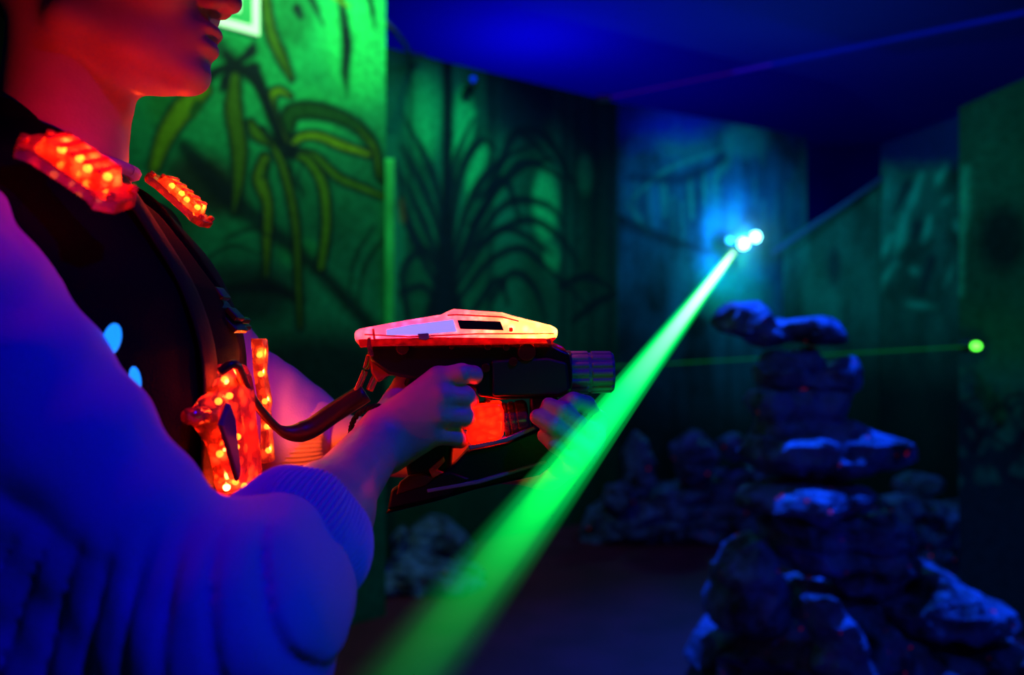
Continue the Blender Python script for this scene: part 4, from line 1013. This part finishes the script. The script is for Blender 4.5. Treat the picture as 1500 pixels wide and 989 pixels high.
# ------------------------------------------------------------------ laser gun
GD = .80
gun = empty('laser_tag_gun', P(640, 640, GD), 'laser tag gun with glowing pink and orange translucent top', 'toy gun')
def gpart(name, poly, y0, y1, mat, bevel=.002, seg=3, label=None, parent=None):
    bm = bmesh.new(); add_prism(bm, pxpoly(poly, (y0+y1)/2 if parent is None else y0), y0, y1)
    o = from_bm(name, bm, mat, parent or gun, bevel=bevel, seg=seg)
    if label: o['label'] = label
    return o
top = gpart('light_cover', [(527, 487), (534, 482), (600, 470), (650, 462), (660, 457), (668, 454), (736, 459), (752, 464), (805, 477), (814, 482), (815, 490), (810, 499), (800, 502), (640, 503), (560, 505), (536, 508), (528, 499)], .770, .832, M['gunshell'], .006, 4, 'translucent pink and orange cover lit from inside')
for px, py, c, pw in ((806, 489, (1, .42, .02), .34), (785, 488, (1, .28, .04), .26), (750, 480, (1, .14, .06), .20), (705, 488, (1, .07, .07), .13), (660, 480, (1, .06, .16), .10), (600, 487, (.9, .03, .30), .09), (550, 492, (1, .06, .22), .07), (536, 493, (1, .10, .08), .03)):
    lamp('gun_led_light', 'POINT', P(px+4, py-1, .793), c, 2.2*pw, .002)
    b2 = bmesh.new(); bmesh.ops.create_uvsphere(b2, u_segments=10, v_segments=6, radius=.003)
    for v in b2.verts: v.co += Vector(P(px, py, .800))
    from_bm('led', b2, M['led'], top, smooth=True)
gpart('cover_rim', [(534, 497), (640, 494), (800, 496), (812, 494), (806, 503), (700, 505), (560, 507), (536, 509)], .7670, .835, M['amber'], .0015)
gpart('display_window', [(670, 469), (733, 471), (738, 484), (674, 482)], .7672, .771, basic('display_window', (.01, .008, .015), .12), .0006)
gpart('glowing_label', [(566, 483), (600, 476), (664, 468), (669, 486), (610, 491), (566, 491)], .7682, .771, M['label'], .0005)
gpart('clip', [(612, 489), (628, 488), (629, 496), (624, 499), (614, 497)], .765, .772, M['grey'], .001)
gpart('rear_hook', [(539, 495), (543, 494), (545, 510), (547, 522), (542, 522), (538, 508)], .766, .772, M['redshell'], .0006)
gpart('nose_hook', [(800, 498), (806, 497), (808, 505), (803, 504)], .766, .772, M['redshell'], .0006)
gpart('cover_seam', [(534, 489), (600, 492.5), (700, 488), (812, 488), (812, 489.6), (700, 490), (600, 494.5), (534, 491)], .7685, .7705, M['redshell'], .0004)
gpart('cover_seam', [(655, 461), (668, 460), (736, 463.5), (760, 470), (760, 471.5), (736, 465.5), (668, 462), (656, 463)], .7685, .7705, M['redshell'], .0004)
gpart('cover_seam', [(545, 482), (548, 481.5), (551, 503), (548, 503)], .7685, .7705, M['redshell'], .0004)
gpart('cover_stud', [(746, 480), (751, 480), (751, 486), (746, 486)], .768, .771, M['amber'], .001)
recv = gpart('receiver', [(548, 505), (806, 503), (818, 510), (832, 516), (836, 545), (834, 572), (818, 580), (735, 583), (700, 578), (700, 565), (640, 560), (575, 548), (548, 528)], .776, .826, M['black'], .004)
gpart('side_panel', [(720, 527), (800, 523), (828, 530), (832, 570), (815, 577), (722, 578)], .772, .830, M['matt'], .003)
gpart('nozzle_collar', [(783, 502), (806, 500), (822, 507), (830, 516), (780, 520)], .778, .824, M['amber'], .003)
# barrel: ribbed cylinder
bm = bmesh.new(); bc = Vector(P(833, 546, .800)); be = Vector(P(898, 545, .800)); t_, nn, uu = frame_of(bc, be); rings = []; seg = 24*8
for s, r in ((-.15, .0195), (.0, .0205), (.02, .0210), (.42, .0208), (.43, .0198), (.50, .0198), (.51, .0206), (.94, .0202), (1.0, .0186), (1.0, .0150), (.9, .0140)):
    ring = []
    for i in range(seg):
        an = 2*math.pi*i/seg; g = math.cos(15*an); rr = r*(F*0+1)*(1.0+(.045*np.sign(g)*abs(g)**.4 if r > .0200 else 0))
        ring.append(bm.verts.new(bc+(be-bc)*s+nn*math.cos(an)*rr+uu*math.sin(an)*rr))
    rings.append(ring)
for k in range(len(rings)-1):
    for i in range(seg): bm.faces.new((rings[k][i], rings[k][(i+1) % seg], rings[k+1][(i+1) % seg], rings[k+1][i]))
bm.faces.new(rings[0][::-1]); bm.faces.new(rings[-1]); o = from_bm('barrel', bm, M['grey'], gun)
bm = bmesh.new(); add_tube(bm, [P(826, 546, .8), P(836, 546, .8)], .0225, 40); from_bm('barrel_collar', bm, M['matt'], gun, bevel=.001)
bm = bmesh.new(); add_tube(bm, [P(893, 545, .8), P(896, 545, .8)], .0150, 32); from_bm('lens', bm, basic('gun_lens', (.02, .02, .05), .05), gun)
# grip, guard, battery, lower frame
gpart('grip', [(600, 545), (672, 552), (684, 570), (672, 600), (665, 640), (660, 690), (600, 700), (590, 640), (585, 580)], .786, .816, M['black'], .006, 4)
gpart('trigger', [(690, 555), (700, 556), (697, 575), (702, 590), (694, 590), (688, 575)], .794, .808, M['amber'], .002)
bm = bmesh.new(); add_tube(bm, curve_pts([P(706, 556, .8), P(716, 575, .8), P(712, 592, .8), P(690, 596, .8)], 6), .0045, 10, flat=1.0); from_bm('trigger_guard', bm, M['black'], gun, smooth=True)
bat = gpart('battery_pack', [(684, 592), (733, 588), (738, 600), (738, 634), (732, 641), (694, 649), (686, 640)], .776, .822, M['amber'], .005, 4, 'red translucent battery pack glowing from inside')
for px, py in ((705, 612), (722, 622)): lamp('battery_light', 'POINT', P(px, py, .798), (1, .02, .004), .35, .004)
bm = bmesh.new(); c1 = Vector(P(738, 617, .8)); c2 = Vector(P(775, 611, .8)); add_tube(bm, [c1+(c2-c1)*s for s in (0, .18, .2, .26, .28, .46, .48, .54, .56, .85, .95, 1)], [.0185, .0185, .0175, .0175, .0185, .0185, .0175, .0175, .0185, .0185, .017, .014], 32)
from_bm('battery_neck', bm, basic('dark_red_plastic', (.22, .03, .03), .2), gun, smooth=False, bevel=.0005)
gpart('lower_frame', [(686, 656), (740, 645), (782, 628), (800, 618), (822, 640), (815, 672), (790, 692), (700, 712), (640, 730), (568, 748), (574, 738), (610, 716), (640, 700), (668, 676)], .782, .820, M['black'], .004)
gpart('lower_cheek', [(574, 716), (600, 702), (660, 690), (690, 700), (660, 726), (568, 746)], .779, .790, M['black'], .003)
gpart('frame_rail', [(686, 652), (740, 641), (782, 624), (786, 629), (742, 648), (688, 659)], .7775, .7830, M['grey'], .0012)
gpart('frame_rail', [(625, 716), (700, 703), (800, 674), (802, 679), (702, 709), (626, 722)], .7785, .7835, M['grey'], .0012)
gpart('fore_grip', [(776, 578), (815, 578), (826, 600), (824, 640), (800, 660), (782, 640), (776, 612)], .784, .818, M['matt'], .004)
gpart('grip_latch', [(628, 688), (650, 668), (652, 676), (640, 688), (650, 692), (634, 700)], .776, .782, M['amber'], .001)
gpart('butt_plate', [(585, 706), (600, 696), (620, 694), (640, 700), (625, 712), (598, 720), (580, 726)], .778, .784, basic('red_brown_plastic', (.05, .006, .004), .35), .002)
gpart('rear_frame', [(545, 520), (560, 508), (600, 512), (610, 535), (590, 545), (570, 550), (558, 560), (548, 545)], .780, .820, basic('dark_red_plastic', (.30, .03, .02), .2), .003)
# side screws, knob and pipes
for px, py, r in ((772, 516, .0100), (752, 530, .005), (715, 508, .004), (742, 509, .004), (590, 510, .007), (662, 508, .003), (712, 539, .005)):
    bm = bmesh.new(); add_tube(bm, [P(px, py, .777), P(px, py, .770)], [r, r*.85], 20); from_bm('screw', bm, basic('dark_red_plastic', (.10, .01, .006), .2), gun, bevel=.0006)
bm = bmesh.new(); add_tube(bm, curve_pts([P(541, 520, .785), P(536, 540, .785), P(528, 560, .785), P(522, 573, .785)], 6), .0032, 10); add_tube(bm, curve_pts([P(556, 524, .785), P(559, 538, .785), P(550, 552, .785), P(541, 572, .785)], 6), .0038, 10)
add_tube(bm, curve_pts([P(541, 520, .785), P(548, 516, .785), P(556, 524, .785)], 5), .0032, 10)
from_bm('lanyard_loop', bm, basic('copper_wire', (.55, .22, .10), .25, metal=.8), gun, smooth=True)
